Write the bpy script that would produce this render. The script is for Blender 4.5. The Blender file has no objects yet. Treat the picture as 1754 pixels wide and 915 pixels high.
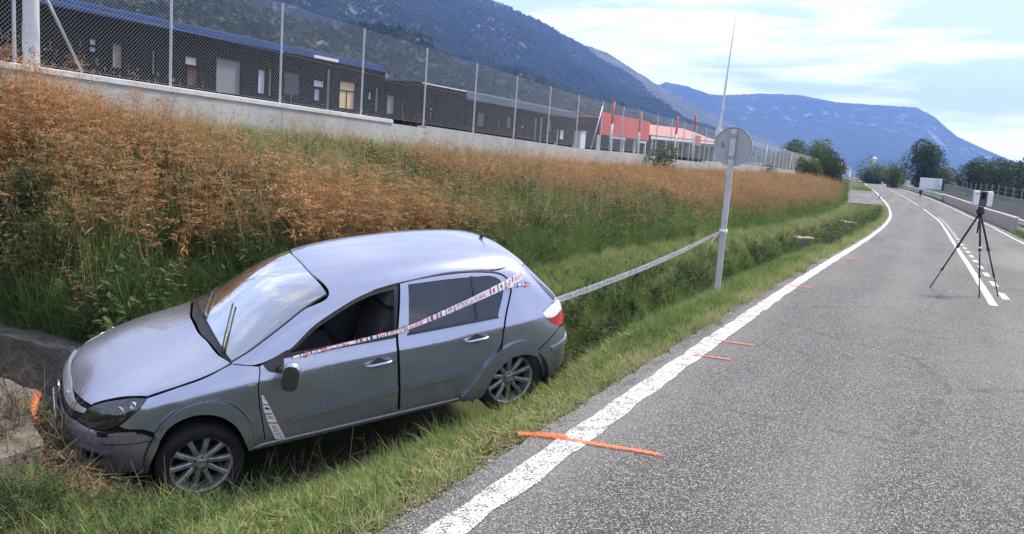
import bpy, bmesh, math, random
import numpy as np
from mathutils import Vector, Matrix
from mathutils.bvhtree import BVHTree
from mathutils import geometry as mgeo
from mathutils import noise as mnoise

random.seed(7)
RNG = np.random.default_rng(11)
SC = bpy.context.scene
COL = SC.collection

# ------------------------------------------------------------------ camera
cam_data = bpy.data.cameras.new('camera')
cam = bpy.data.objects.new('camera', cam_data)
COL.objects.link(cam)
cam_data.sensor_width = 36.0
cam_data.lens = 1400.0 / 1754.0 * 36.0
cam_data.clip_start = 0.05
cam_data.clip_end = 20000.0
# hand-held camera 1.7 m above the road, rolled about four degrees
_R = Matrix(((0.88815, 0.12646, -0.44181), (0.45403, -0.09293, 0.88613), (0.07100, -0.98761, -0.13995)))
_R = _R @ Matrix(((1, 0, 0), (0, -1, 0), (0, 0, -1)))
cam.matrix_world = Matrix.Translation((1.72, 0.0, 1.70)) @ _R.to_4x4()
SC.camera = cam

# ------------------------------------------------------------------ light
SUN_EL, SUN_AZ = math.radians(52), math.radians(24)      # azimuth from +Y towards +X
sun_dir = Vector((math.sin(SUN_AZ) * math.cos(SUN_EL), math.cos(SUN_AZ) * math.cos(SUN_EL), math.sin(SUN_EL)))
sun_data = bpy.data.lights.new('sun', 'SUN')
sun_data.energy = 2.3
sun_data.angle = math.radians(10)
sun_data.color = (1.0, 0.89, 0.73)
sun = bpy.data.objects.new('sun', sun_data)
COL.objects.link(sun)
sun.rotation_euler = sun_dir.to_track_quat('Z', 'Y').to_euler()

world = bpy.data.worlds.new('World')
SC.world = world
world.use_nodes = True
SC.view_settings.view_transform = 'Standard'
SC.view_settings.look = 'None'
SC.view_settings.exposure = 1.6
SC.view_settings.gamma = 1.0


class NT:
    """tiny helper to write node trees"""
    def __init__(self, tree):
        self.t = tree
        self.n = tree.nodes
        self.n.clear()

    def add(self, kind, **kw):
        nd = self.n.new(kind)
        for k, v in kw.items():
            setattr(nd, k, v)
        return nd

    def set(self, nd, name, v):
        s = nd.inputs[name]
        if isinstance(v, bpy.types.NodeSocket):
            self.t.links.new(v, s)
        elif v is not None:
            if s.type == 'RGBA' and len(v) == 3:
                v = (*v, 1.0)
            s.default_value = v

    def noise(self, vec, scale, detail=4.0, rough=0.55, dist=0.0):
        nd = self.add('ShaderNodeTexNoise')
        self.set(nd, 'Vector', vec)
        self.set(nd, 'Scale', scale)
        self.set(nd, 'Detail', detail)
        self.set(nd, 'Roughness', rough)
        self.set(nd, 'Distortion', dist)
        return nd.outputs['Fac']

    def voro(self, vec, scale, out='Distance', feature='F1', rand=1.0):
        nd = self.add('ShaderNodeTexVoronoi', feature=feature)
        self.set(nd, 'Vector', vec)
        self.set(nd, 'Scale', scale)
        self.set(nd, 'Randomness', rand)
        return nd.outputs[out]

    def ramp(self, fac, stops):
        nd = self.add('ShaderNodeValToRGB')
        cr = nd.color_ramp
        while len(cr.elements) < len(stops):
            cr.elements.new(0.5)
        for e, (p, c) in zip(cr.elements, stops):
            e.position = p
            e.color = (c, c, c, 1) if isinstance(c, (int, float)) else (*c, 1)
        self.set(nd, 'Fac', fac)
        return nd.outputs['Color']

    def mix(self, fac, a, b, mode='MIX'):
        nd = self.add('ShaderNodeMix', data_type='RGBA', blend_type=mode)
        fi, ai, bi = nd.inputs[0], nd.inputs[6], nd.inputs[7]
        for s, v in ((fi, fac), (ai, a), (bi, b)):
            if isinstance(v, bpy.types.NodeSocket):
                self.t.links.new(v, s)
            elif s.type == 'RGBA':
                s.default_value = (*v, 1.0) if len(v) == 3 else v
            else:
                s.default_value = v
        return nd.outputs[2]

    def math(self, op, a, b=None, clamp=False):
        nd = self.add('ShaderNodeMath', operation=op, use_clamp=clamp)
        for i, v in enumerate((a, b)):
            if isinstance(v, bpy.types.NodeSocket):
                self.t.links.new(v, nd.inputs[i])
            elif v is not None:
                nd.inputs[i].default_value = v
        return nd.outputs[0]

    def mapping(self, vec, scale=(1, 1, 1), loc=(0, 0, 0), rot=(0, 0, 0)):
        nd = self.add('ShaderNodeMapping')
        self.set(nd, 'Vector', vec)
        nd.inputs['Scale'].default_value = scale
        nd.inputs['Location'].default_value = loc
        nd.inputs['Rotation'].default_value = rot
        return nd.outputs[0]

    def bump(self, h, strength=0.3, dist=0.01):
        nd = self.add('ShaderNodeBump')
        self.set(nd, 'Height', h)
        self.set(nd, 'Strength', strength)
        self.set(nd, 'Distance', dist)
        return nd.outputs[0]


# sky: Nishita sky with thin broken cloud mixed in by direction
w = NT(world.node_tree)
sky = w.add('ShaderNodeTexSky', sky_type='NISHITA')
sky.sun_disc = False
sky.sun_elevation = SUN_EL
sky.sun_rotation = SUN_AZ
sky.air_density = 1.0
sky.dust_density = 1.6
sky.ozone_density = 1.2
tc = w.add('ShaderNodeTexCoord')
sep = w.add('ShaderNodeSeparateXYZ')
w.set(sep, 'Vector', tc.outputs['Generated'])
zc = w.math('MAXIMUM', sep.outputs['Z'], 0.0)
zz = w.math('ADD', zc, 0.22)
cb = w.add('ShaderNodeCombineXYZ')
w.set(cb, 'X', w.math('DIVIDE', sep.outputs['X'], zz))
w.set(cb, 'Y', w.math('DIVIDE', sep.outputs['Y'], zz))
pv = w.mapping(cb.outputs[0], scale=(0.70, 1.35, 1.0), rot=(0, 0, math.radians(-8)), loc=(0.35, 0.9, 0))
n1 = w.noise(pv, 1.5, 7.0, 0.56, 0.5)
n2 = w.noise(w.mapping(pv, scale=(1.0, 1.5, 1.0)), 3.6, 8.0, 0.6, 0.8)
cov = w.math('ADD', w.math('MULTIPLY', n1, 0.78), w.math('MULTIPLY', n2, 0.22))
low = w.math('MULTIPLY', w.math('SUBTRACT', 0.26, zc), 0.42)
cov = w.math('ADD', cov, w.math('MAXIMUM', low, 0.0))
cmask = w.ramp(cov, [(0.49, 0.0), (0.56, 0.6), (0.63, 1.0)])
cshade = w.ramp(n2, [(0.3, (8.3, 8.4, 8.8)), (0.65, (10.6, 10.4, 10.2))])
base = w.mix(0.85, sky.outputs['Color'], (5.3, 6.2, 8.9))
skyc = w.mix(w.math('MULTIPLY', cmask, 0.93), base, cshade)
glow = w.math('ADD', 1.0, w.math('MULTIPLY', w.math('EXPONENT', w.math('MULTIPLY', zc, -6.0)), 0.75))
vm = w.add('ShaderNodeVectorMath', operation='SCALE')
w.set(vm, 0, skyc)
w.set(vm, 'Scale', glow)
bg = w.add('ShaderNodeBackground')
w.set(bg, 'Color', vm.outputs[0])
w.set(bg, 'Strength', 0.056)
wo = w.add('ShaderNodeOutputWorld')
w.t.links.new(bg.outputs[0], wo.inputs['Surface'])


# ------------------------------------------------------------------ materials
def M(name, col, rough=0.6, metal=0.0, var=None, vscale=3.0, bump=None, bscale=40.0, bdist=0.01, spec=None, coat=0.0,
      coords='Object', detail=5.0, rvar=0.0, stretch=None):
    m = bpy.data.materials.new(name)
    m.use_nodes = True
    t = NT(m.node_tree)
    out = t.add('ShaderNodeOutputMaterial')
    b = t.add('ShaderNodeBsdfPrincipled')
    t.t.links.new(b.outputs[0], out.inputs['Surface'])
    tcn = t.add('ShaderNodeTexCoord')
    vec = tcn.outputs[coords]
    if stretch:
        vec = t.mapping(vec, scale=stretch)
    c = col
    if var is not None:
        f = t.noise(vec, vscale, detail, 0.6)
        c = t.mix(t.ramp(f, [(0.3, 0.0), (0.7, 1.0)]), col, var)
    t.set(b, 'Base Color', c)
    if rvar:
        t.set(b, 'Roughness', t.math('ADD', rough, t.math('MULTIPLY', t.math('SUBTRACT', t.noise(vec, vscale * 2.3, 4.0), 0.5), rvar)))
    else:
        t.set(b, 'Roughness', rough)
    t.set(b, 'Metallic', metal)
    if spec is not None:
        t.set(b, 'Specular IOR Level', spec)
    if coat:
        t.set(b, 'Coat Weight', coat)
        t.set(b, 'Coat Roughness', 0.04)
    if bump:
        t.set(b, 'Normal', t.bump(t.noise(vec, bscale, 4.0), bump, bdist))
    return m


# ------------------------------------------------------------------ object helpers
def link(o, parent=None):
    COL.objects.link(o)
    if parent is not None:
        o.parent = parent
    return o


def tag(o, label=None, cat=None, group=None, kind=None):
    if label:
        o['label'] = label
    if cat:
        o['category'] = cat
    if group:
        o['group'] = group
    if kind:
        o['kind'] = kind
    return o


def thing(name, label, cat, loc=(0, 0, 0), group=None, rot=(0, 0, 0)):
    o = bpy.data.objects.new(name, None)
    o.empty_display_size = 0.2
    o.location = loc
    o.rotation_euler = rot
    link(o)
    return tag(o, label, cat, group)


class MB:
    """mesh collector"""
    def __init__(self):
        self.v = []
        self.f = []
        self.mi = []
        self.cur = 0

    def quad(self, *p):
        i = len(self.v)
        self.v += [tuple(q) for q in p]
        self.f.append(tuple(range(i, i + len(p))))
        self.mi.append(self.cur)
        return self

    def box(self, c, s, rot=None):
        hx, hy, hz = s[0] / 2, s[1] / 2, s[2] / 2
        P = [Vector((x, y, z)) for z in (-hz, hz) for y in (-hy, hy) for x in (-hx, hx)]
        if rot is not None:
            P = [rot @ p for p in P]
        i = len(self.v)
        self.v += [tuple(p + Vector(c)) for p in P]
        for f in ((0, 2, 3, 1), (4, 5, 7, 6), (0, 1, 5, 4), (2, 6, 7, 3), (0, 4, 6, 2), (1, 3, 7, 5)):
            self.f.append(tuple(i + k for k in f))
            self.mi.append(self.cur)
        return self

    def tube(self, pts, rad, n=8, cap=True, squash=None):
        pts = [Vector(p) for p in pts]
        if not hasattr(rad, '__len__'):
            rad = [rad] * len(pts)
        rings = []
        up = None
        for k, p in enumerate(pts):
            d = (pts[min(k + 1, len(pts) - 1)] - pts[max(k - 1, 0)])
            d.normalize()
            if up is None:
                up = Vector((0, 0, 1)) if abs(d.z) < 0.9 else Vector((0, 1, 0))
            a = d.cross(up)
            a.normalize()
            b = a.cross(d)
            b.normalize()
            up = b
            i = len(self.v)
            for j in range(n):
                t = 2 * math.pi * (j + 0.5) / n
                self.v.append(tuple(p + a * (math.cos(t) * rad[k]) + b * (math.sin(t) * rad[k] * (squash or 1.0))))
            rings.append(i)
        for r0, r1 in zip(rings, rings[1:]):
            for j in range(n):
                self.f.append((r0 + j, r0 + (j + 1) % n, r1 + (j + 1) % n, r1 + j))
                self.mi.append(self.cur)
        if cap:
            self.f.append(tuple(rings[0] + j for j in range(n))[::-1])
            self.f.append(tuple(rings[-1] + j for j in range(n)))
            self.mi += [self.cur] * 2
        return self

    def lathe(self, prof, n=24, axis='Y', c=(0, 0, 0), closed=False):
        """profile of (radius, along)"""
        rings = []
        for r, h in prof:
            i = len(self.v)
            for j in range(n):
                t = 2 * math.pi * j / n
                a, b = math.cos(t) * r, math.sin(t) * r
                p = {'Y': (a, h, b), 'Z': (a, b, h), 'X': (h, a, b)}[axis]
                self.v.append((p[0] + c[0], p[1] + c[1], p[2] + c[2]))
            rings.append(i)
        pr = list(zip(rings, rings[1:]))
        if closed:
            pr.append((rings[-1], rings[0]))
        for r0, r1 in pr:
            for j in range(n):
                self.f.append((r0 + j, r1 + j, r1 + (j + 1) % n, r0 + (j + 1) % n))
                self.mi.append(self.cur)
        return self

    def grid(self, P):
        """P: list of rows of points"""
        i = len(self.v)
        h, wd = len(P), len(P[0])
        for row in P:
            self.v += [tuple(q) for q in row]
        for a in range(h - 1):
            for b in range(wd - 1):
                self.f.append((i + a * wd + b, i + a * wd + b + 1, i + (a + 1) * wd + b + 1, i + (a + 1) * wd + b))
                self.mi.append(self.cur)
        return self

    def mesh(self, name, mats, smooth=False, fixn=False):
        me = bpy.data.meshes.new(name)
        me.from_pydata(self.v, [], self.f)
        mats = mats if isinstance(mats, (list, tuple)) else [mats]
        for m in mats:
            me.materials.append(m)
        if len(mats) > 1:
            me.polygons.foreach_set('material_index', self.mi)
        if smooth:
            me.polygons.foreach_set('use_smooth', [True] * len(me.polygons))
        if fixn:
            bm = bmesh.new()
            bm.from_mesh(me)
            bmesh.ops.recalc_face_normals(bm, faces=bm.faces)
            bm.to_mesh(me)
            bm.free()
        me.update()
        return me

    def build(self, name, mats, parent=None, smooth=False, fixn=True, bevel=0.0):
        me = self.mesh(name, mats, smooth, fixn)
        o = bpy.data.objects.new(name, me)
        link(o, parent)
        if bevel:
            bv = o.modifiers.new('bevel', 'BEVEL')
            bv.width = bevel
            bv.segments = 2
            bv.limit_method = 'ANGLE'
        return o


def smooth_by_angle(o, ang=35):
    me = o.data
    me.polygons.foreach_set('use_smooth', [True] * len(me.polygons))
    bm = bmesh.new()
    bm.from_mesh(me)
    for e in bm.edges:
        if len(e.link_faces) == 2 and e.calc_face_angle(0) > math.radians(ang):
            e.smooth = False
    bm.to_mesh(me)
    bm.free()
    return o


def lerp_tab(x, tab):
    return float(np.interp(x, [t[0] for t in tab], [t[1] for t in tab]))
# ------------------------------------------------------------------ the lie of the land
ZK_Y = [-60, 0, 9, 18, 30, 45, 70, 110, 200, 400, 7000]  # road heights and edge offsets solved from image pixels of the road lines
ZK_Z = [0, 0, 0, -0.15, -0.44, -0.69, -0.77, -0.23, 0.05, 0.3, 0.3]
EX_Y = [-60, 0, 30, 48, 61, 79, 103, 150, 212, 300, 420, 7000]
EX_X = [0, 0, 0, -0.08, -0.34, -1.34, -3.37, -7.2, -12.3, -19.6, -29.5, -574]


def _smooth_tab(ys, xs, n=5):
    Y = np.concatenate([np.linspace(ys[0], 450, 1021), [7000.0]])
    X = np.interp(Y, ys, xs)
    k = np.ones(n) / n
    Xs = X.copy()
    core = np.convolve(np.pad(X[:-1], n // 2, mode='edge'), k, mode='valid')
    Xs[:-1] = core
    Xs[:-1][:3] = X[:3]
    return Y, Xs


_zy, _zz = _smooth_tab(ZK_Y, ZK_Z, 25)
_ey, _ex = _smooth_tab(EX_Y, EX_X, 31)


def zroad(y):
    return np.interp(y, _zy, _zz)


def ex(y):
    return np.interp(y, _ey, _ex)


WALL_TOP = [(-20, 3.02), (8, 2.50), (32, 2.05), (43, 2.08), (58, 2.03), (75, 2.05), (134, 1.68), (160, 1.3), (400, 0.8)]
WALL_X = [(-20, -10.57), (8, -11.19), (35, -11.78), (56, -12.24), (95, -13.1), (134, -14.0), (200, -17.5), (400, -34)]
PROF_NEAR = [(-4.9, -0.10), (-4.45, -0.45), (-4.2, -0.72), (-3.6, -0.98), (-2.87, -1.07), (-2.3, -1.0), (-1.75, -0.82), (-1.43, -0.66), (-0.9, -0.40), (-0.45, -0.12), (-0.3, -0.035), (0.0, -0.03)]
PROF_FRONT = [(-6.0, -0.38), (-5.0, -0.42), (-4.2, -0.47), (-3.3, -0.56), (-2.5, -0.70), (-1.7, -0.52), (-0.95, -0.24), (-0.45, -0.07), (-0.3, -0.035), (0.0, -0.03)]
PROF_DOWN = [(-3.6, 0.06), (-3.2, -0.02), (-2.75, -0.22), (-2.35, -0.82), (-1.75, -1.02), (-1.4, -0.80), (-1.05, -0.28), (-0.75, -0.08), (-0.3, -0.035), (0.0, -0.03)]


def npx(tab, x):
    return np.interp(x, [t[0] for t in tab], [t[1] for t in tab])


def sstep(a, b, x):
    t = np.clip((x - a) / (b - a), 0, 1)
    return t * t * (3 - 2 * t)


def ground_z(X, Y):
    X = np.asarray(X, float)
    Y = np.asarray(Y, float)
    zr = zroad(Y)
    xr = X - ex(Y)
    wx = npx(WALL_X, Y)
    wb = npx(WALL_TOP, Y) - 0.86
    # ditch and verge
    near = npx(PROF_NEAR, xr)
    down = npx(PROF_DOWN, xr)
    front = npx(PROF_FRONT, xr)
    t = sstep(5.6, 8.2, Y)
    d = near * (1 - t) + down * t
    s = 1 - sstep(3.0, 4.0, Y)
    d = d * (1 - s) + front * s
    d = d * (1 - sstep(58, 72, Y)) + np.minimum(-0.03, np.maximum(d, -0.25)) * sstep(58, 72, Y)
    layby = sstep(74, 78, Y) * sstep(126, 121, Y) * sstep(-4.6, -3.9, xr)
    d = d * (1 - layby) - 0.06 * layby
    left = d + zr
    # bank up to the wall
    foot = -4.9 * (1 - t) + -3.6 * t
    foot = foot * (1 - s) + -6.0 * s
    fz = -0.10 * (1 - t) + 0.06 * t
    fz = fz * (1 - s) + -0.35 * s + zr
    q = np.clip((foot + ex(Y) - X) / np.maximum(foot + ex(Y) - wx, 0.5), 0, 1)
    bank = fz + (wb - fz) * (q ** 0.92)
    z = np.where(xr < foot, bank, left)
    # yard behind the wall
    yard = wb - 0.10
    z = np.where(X < wx - 0.15, yard + 0.0 * X, z)
    # concrete channel pit
    pit = (X < -4.38) & (X > -8.2) & (Y > 3.25) & (Y < 5.0)
    z = np.where(pit, -1.2, z)
    by = (X < -4.0) & (X > -9.5)
    z = np.where(by & (Y >= 5.0), np.minimum(z, -0.44 + (Y - 5.0) * 1.05), z)
    z = np.where(by & (Y <= 3.25), np.minimum(z, -0.47 + (3.25 - Y) * 0.7), z)
    # right of the edge line: under the road, then verge
    rr = np.clip(xr - 5.9, 0, 400)
    right = zr - 0.05 - 0.12 * sstep(0.3, 1.2, rr) - 0.5 * sstep(3, 12, rr)
    z = np.where(xr > 0, np.where(xr < 6.1, zr - 0.05, right), z)
    # flat valley floor in the distance
    far = sstep(260, 700, np.hypot(X, Y))
    return z * (1 - far) + 0.2 * far


def terr_axis(spec):
    out = [spec[0][0]]
    for a, b, n in spec:
        out += list(np.linspace(a, b, n + 1)[1:])
    return np.array(out)


gx = terr_axis([(-7000, -1500, 6), (-1500, -200, 10), (-200, -40, 10), (-40, -12.4, 14), (-12.4, -11, 12), (-11, -8.3, 12), (-8.3, -4.9, 26), (-4.9, 0.1, 60), (0.1, 6.2, 6), (6.2, 20, 24), (20, 200, 18), (200, 1500, 10), (1500, 7000, 6)])
gy = terr_axis([(-3000, -200, 6), (-200, -20, 8), (-20, 2, 16), (2, 10, 64), (10, 40, 90), (40, 110, 70), (110, 300, 40), (300, 1200, 16), (1200, 8000, 12)])
GX, GY = np.meshgrid(gx, gy)
# shear the sheet a little so that its columns follow the road's curve
GXs = GX + ex(np.clip(GY, -60, 420)) * np.clip(1 - np.abs(GX) / 180.0, 0, 1)
GZ = ground_z(GXs, GY)
nearm = (np.abs(GXs) < 60) & (GY < 160) & (GY > -20)
ox = GXs - ex(GY)
for i in range(GZ.shape[0]):
    for j in range(GZ.shape[1]):
        if nearm[i, j] and ox[i, j] < -0.45 and not (74 < GY[i, j] < 124 and ox[i, j] > -3.9):
            p = Vector((GXs[i, j], GY[i, j], 0))
            k = 1.0 if ox[i, j] > -11 else 0.25
            GZ[i, j] += k * (0.055 * mnoise.noise(p * 1.1) + 0.035 * mnoise.noise(p * 3.1))

ground_mat = bpy.data.materials.new('soil_and_turf')
ground_mat.use_nodes = True
t = NT(ground_mat.node_tree)
o_ = t.add('ShaderNodeOutputMaterial')
b_ = t.add('ShaderNodeBsdfPrincipled')
t.t.links.new(b_.outputs[0], o_.inputs['Surface'])
vec = t.add('ShaderNodeTexCoord').outputs['Object']
f1 = t.noise(vec, 0.9, 6.0, 0.6)
f2 = t.noise(vec, 14.0, 5.0, 0.65)
f3 = t.noise(vec, 0.02, 5.0, 0.6)
soil = t.mix(f2, (0.050, 0.038, 0.026), (0.115, 0.088, 0.060))
turf = t.mix(f2, (0.030, 0.050, 0.014), (0.070, 0.098, 0.028))
nearc = t.mix(t.ramp(f1, [(0.40, 0.0), (0.58, 1.0)]), soil, turf)
fields = t.mix(t.ramp(f3, [(0.38, 0.0), (0.48, 0.5), (0.6, 1.0)]), (0.06, 0.10, 0.03), (0.13, 0.13, 0.06))
dist = t.add('ShaderNodeVectorMath', operation='LENGTH')
t.set(dist, 0, vec)
fd = t.ramp(t.math('DIVIDE', dist.outputs['Value'], 600.0), [(0.25, 0.0), (0.6, 1.0)])
t.set(b_, 'Base Color', t.mix(fd, nearc, fields))
t.set(b_, 'Roughness', 0.95)
t.set(b_, 'Specular IOR Level', 0.15)
t.set(b_, 'Normal', t.bump(t.noise(vec, 22.0, 5.0, 0.7), 0.6, 0.03))

mb = MB()
mb.grid([[(GXs[i, j], GY[i, j], GZ[i, j]) for j in range(len(gx))] for i in range(len(gy))])
ground = mb.build('ground', ground_mat, smooth=True, fixn=False)
tag(ground, kind='structure')

# ------------------------------------------------------------------ road
asphalt = bpy.data.materials.new('worn_asphalt')
asphalt.use_nodes = True
t = NT(asphalt.node_tree)
o_ = t.add('ShaderNodeOutputMaterial')
b_ = t.add('ShaderNodeBsdfPrincipled')
t.t.links.new(b_.outputs[0], o_.inputs['Surface'])
vec = t.add('ShaderNodeTexCoord').outputs['Object']
st = t.voro(vec, 100.0, 'Color')
stv = t.add('ShaderNodeSeparateColor')
t.set(stv, 'Color', st)
stone = t.ramp(stv.outputs[0], [(0.0, (0.045, 0.044, 0.044)), (0.35, (0.11, 0.107, 0.104)), (0.7, (0.255, 0.247, 0.236)), (1.0, (0.44, 0.425, 0.40))])
grain = t.mix(t.ramp(t.voro(vec, 100.0, 'Distance'), [(0.30, 0.0), (0.62, 1.0)]), stone, (0.018, 0.018, 0.018))
big = t.noise(t.mapping(vec, scale=(1.0, 0.22, 1.0)), 0.8, 5.0, 0.6)
patch = t.noise(t.mapping(vec, scale=(0.6, 0.12, 1.0), loc=(3, 5, 0)), 0.55, 3.0, 0.5)
grain = t.mix(t.ramp(big, [(0.35, 0.0), (0.70, 0.34)]), grain, (0.20, 0.195, 0.188))
grain = t.mix(t.ramp(patch, [(0.55, 0.0), (0.72, 0.35)]), grain, (0.24, 0.23, 0.22))
sx_ = t.add('ShaderNodeSeparateXYZ')
t.set(sx_, 0, vec)
tw = t.math('COSINE', t.math('MULTIPLY', t.math('ADD', sx_.outputs['X'], t.math('MULTIPLY', t.math('SUBTRACT', t.noise(vec, 0.12, 3.0), 0.5), 0.9)), 4.3))
grain = t.mix(t.ramp(tw, [(0.0, 0.0), (1.0, 0.12)]), grain, (0.235, 0.228, 0.22))
stain = t.noise(t.mapping(vec, scale=(0.9, 0.3, 1.0), loc=(11, 2, 0)), 0.9, 6.0, 0.65)
grain = t.mix(t.ramp(stain, [(0.58, 0.0), (0.78, 0.25)]), grain, (0.060, 0.058, 0.056))
crk = t.voro(t.mapping(vec, scale=(0.42, 0.30, 1.0)), 1.0, 'Distance', 'DISTANCE_TO_EDGE')
crk2 = t.math('ADD', crk, t.math('MULTIPLY', t.math('SUBTRACT', t.noise(vec, 4.0, 6.0, 0.7), 0.5), 0.10))
grain = t.mix(t.ramp(crk2, [(0.0, 0.45), (0.006, 0.0)]), grain, (0.025, 0.025, 0.026))
t.set(b_, 'Base Color', grain)
t.set(b_, 'Roughness', 0.82)
t.set(b_, 'Specular IOR Level', 0.35)
t.set(b_, 'Normal', t.bump(t.voro(vec, 85.0, 'Distance'), 0.7, 0.006))


def strip(name, mat, x0, x1, ys, dz, kind='structure', jag=0.0, nx=1, fx=None):
    rows = []
    for y in ys:
        e = float(ex(y))
        z = float(zroad(y))
        row = []
        for k in range(nx + 1):
            xx = x0 + (x1 - x0) * k / nx
            if jag and k in (0, nx):
                xx += jag * (mnoise.noise(Vector((y * 2.3, k * 7.1, 0))) + 0.6 * mnoise.noise(Vector((y * 7.7, k * 3.1, 4))))
            if fx is not None:
                xx = xx + fx(y)
            row.append((e + xx, y, z + dz))
        rows.append(row)
    m = MB()
    m.grid(rows)
    o = m.build(name, mat, smooth=True, fixn=False)
    tag(o, kind=kind)
    return o


ys_road = terr_axis([(-40, 0, 20), (0, 12, 80), (12, 60, 110), (60, 200, 100), (200, 420, 60)])
road = strip('road', asphalt, -0.24, 5.95, ys_road, 0.0, jag=0.05, nx=4)

paint = bpy.data.materials.new('worn_road_paint')
paint.use_nodes = True
t = NT(paint.node_tree)
o_ = t.add('ShaderNodeOutputMaterial')
b_ = t.add('ShaderNodeBsdfPrincipled')
t.t.links.new(b_.outputs[0], o_.inputs['Surface'])
vec = t.add('ShaderNodeTexCoord').outputs['Object']
pc = t.mix(t.noise(vec, 5.0, 5.0), (0.80, 0.80, 0.77), (0.62, 0.61, 0.58))
wear = t.math('ADD', t.math('MULTIPLY', t.voro(vec, 85.0, 'Distance'), 0.55), t.math('MULTIPLY', t.noise(vec, 9.0, 6.0, 0.7), 0.75))
pc = t.mix(t.ramp(wear, [(0.585, 0.0), (0.76, 1.0)]), pc, (0.12, 0.118, 0.115))
crk = t.voro(t.mapping(vec, scale=(5.0, 9.0, 1.0)), 1.0, 'Distance', 'DISTANCE_TO_EDGE')
crk2 = t.math('ADD', crk, t.math('MULTIPLY', t.math('SUBTRACT', t.noise(vec, 16.0, 4.0), 0.5), 0.3))
pc = t.mix(t.ramp(crk2, [(0.0, 0.55), (0.03, 0.0)]), pc, (0.10, 0.10, 0.10))
t.set(b_, 'Base Color', pc)
t.set(b_, 'Roughness', 0.7)
t.set(b_, 'Normal', t.bump(t.voro(vec, 85.0, 'Distance'), 0.4, 0.005))

strip('edge_line', paint, -0.085, 0.085, ys_road, 0.005, jag=0.026)
strip('edge_line', paint, 5.50, 5.62, terr_axis([(-20, 60, 80), (60, 400, 140)]), 0.005, jag=0.008)
# continuous line of the centre marking, then the broken one beside it
strip('centre_line', paint, 2.74, 2.86, terr_axis([(14.15, 60, 120), (60, 78, 18)]), 0.005, jag=0.008)
strip('centre_line', paint, 2.70, 2.80, terr_axis([(84, 200, 80)]), 0.005, jag=0.008)
yd = 15.3
for k in range(22):
    strip('lane_dash', paint, 2.99, 3.10, terr_axis([(yd, yd + 1.05, 8)]), 0.005, jag=0.006)
    yd += 2.25
orange_mat = bpy.data.materials.new('orange_spray_paint')
orange_mat.use_nodes = True
t = NT(orange_mat.node_tree)
o_ = t.add('ShaderNodeOutputMaterial')
b_ = t.add('ShaderNodeBsdfPrincipled')
tr = t.add('ShaderNodeBsdfTransparent')
mx = t.add('ShaderNodeMixShader')
t.t.links.new(tr.outputs[0], mx.inputs[1])
t.t.links.new(b_.outputs[0], mx.inputs[2])
t.t.links.new(mx.outputs[0], o_.inputs['Surface'])
vec = t.add('ShaderNodeTexCoord').outputs['Object']
uvn = t.add('ShaderNodeUVMap').outputs[0]
su = t.add('ShaderNodeSeparateXYZ')
t.set(su, 0, uvn)
edge = t.math('MULTIPLY', t.math('SUBTRACT', 0.5, t.math('ABSOLUTE', t.math('SUBTRACT', su.outputs['Y'], 0.5))), 2.0)
edx = t.math('MULTIPLY', t.math('SUBTRACT', 0.5, t.math('ABSOLUTE', t.math('SUBTRACT', su.outputs['X'], 0.5))), 14.0)
edge = t.math('MINIMUM', edge, edx)
sp = t.math('ADD', edge, t.math('MULTIPLY', t.math('SUBTRACT', t.voro(vec, 85.0, 'Distance'), 0.45), -1.1))
t.set(b_, 'Base Color', t.mix(t.noise(vec, 12.0), (0.80, 0.19, 0.04), (0.62, 0.15, 0.04)))
t.set(b_, 'Roughness', 0.7)
t.t.links.new(t.ramp(sp, [(0.22, 0.0), (0.75, 0.82)]), mx.inputs[0])


def spray(p0, p1, width, dz=0.009, sub=14):
    m = MB()
    a, b = Vector((*p0, 0)), Vector((*p1, 0))
    d = (b - a).normalized()
    n = Vector((-d.y, d.x, 0))
    rows = []
    for i in range(sub + 1):
        u = i / sub
        c = a.lerp(b, u) + n * 0.02 * mnoise.noise(Vector((u * 3 + p0[0], p0[1], 0)))
        rows.append([tuple(c + n * width * s) + () for s in (-0.5, 0, 0.5)])
    rows = [[(q[0], q[1], float(zroad(q[1])) + dz) for q in r] for r in rows]
    m.grid(rows)
    o = m.build('paint_mark', orange_mat, fixn=False)
    uv = o.data.uv_layers.new(name='UVMap')
    w3 = 3
    for lp in o.data.loops:
        i, j = divmod(lp.vertex_index, w3)
        uv.data[lp.index].uv = (i / sub, j / 2)
    return tag(o, kind='structure')


def RW(x, y):
    """ground point in axes along the camera heading -> road axes"""
    c, s = math.cos(math.radians(26.5)), math.sin(math.radians(26.5))
    return (c * x - s * y + 1.72, s * x + c * y)


spray(RW(0.15, 4.82), RW(0.97, 4.60), 0.10)  # end points of the marks traced from image pixels onto the road
spray(RW(0.10, 4.80), RW(0.42, 4.79), 0.13)
spray(RW(1.70, 7.25), RW(2.02, 7.16), 0.075)
spray(RW(2.05, 7.98), RW(2.44, 7.85), 0.075)
spray(RW(4.30, 12.75), RW(4.72, 12.6), 0.16)
spray(RW(7.55, 18.9), RW(8.05, 18.85), 0.26)

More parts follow.
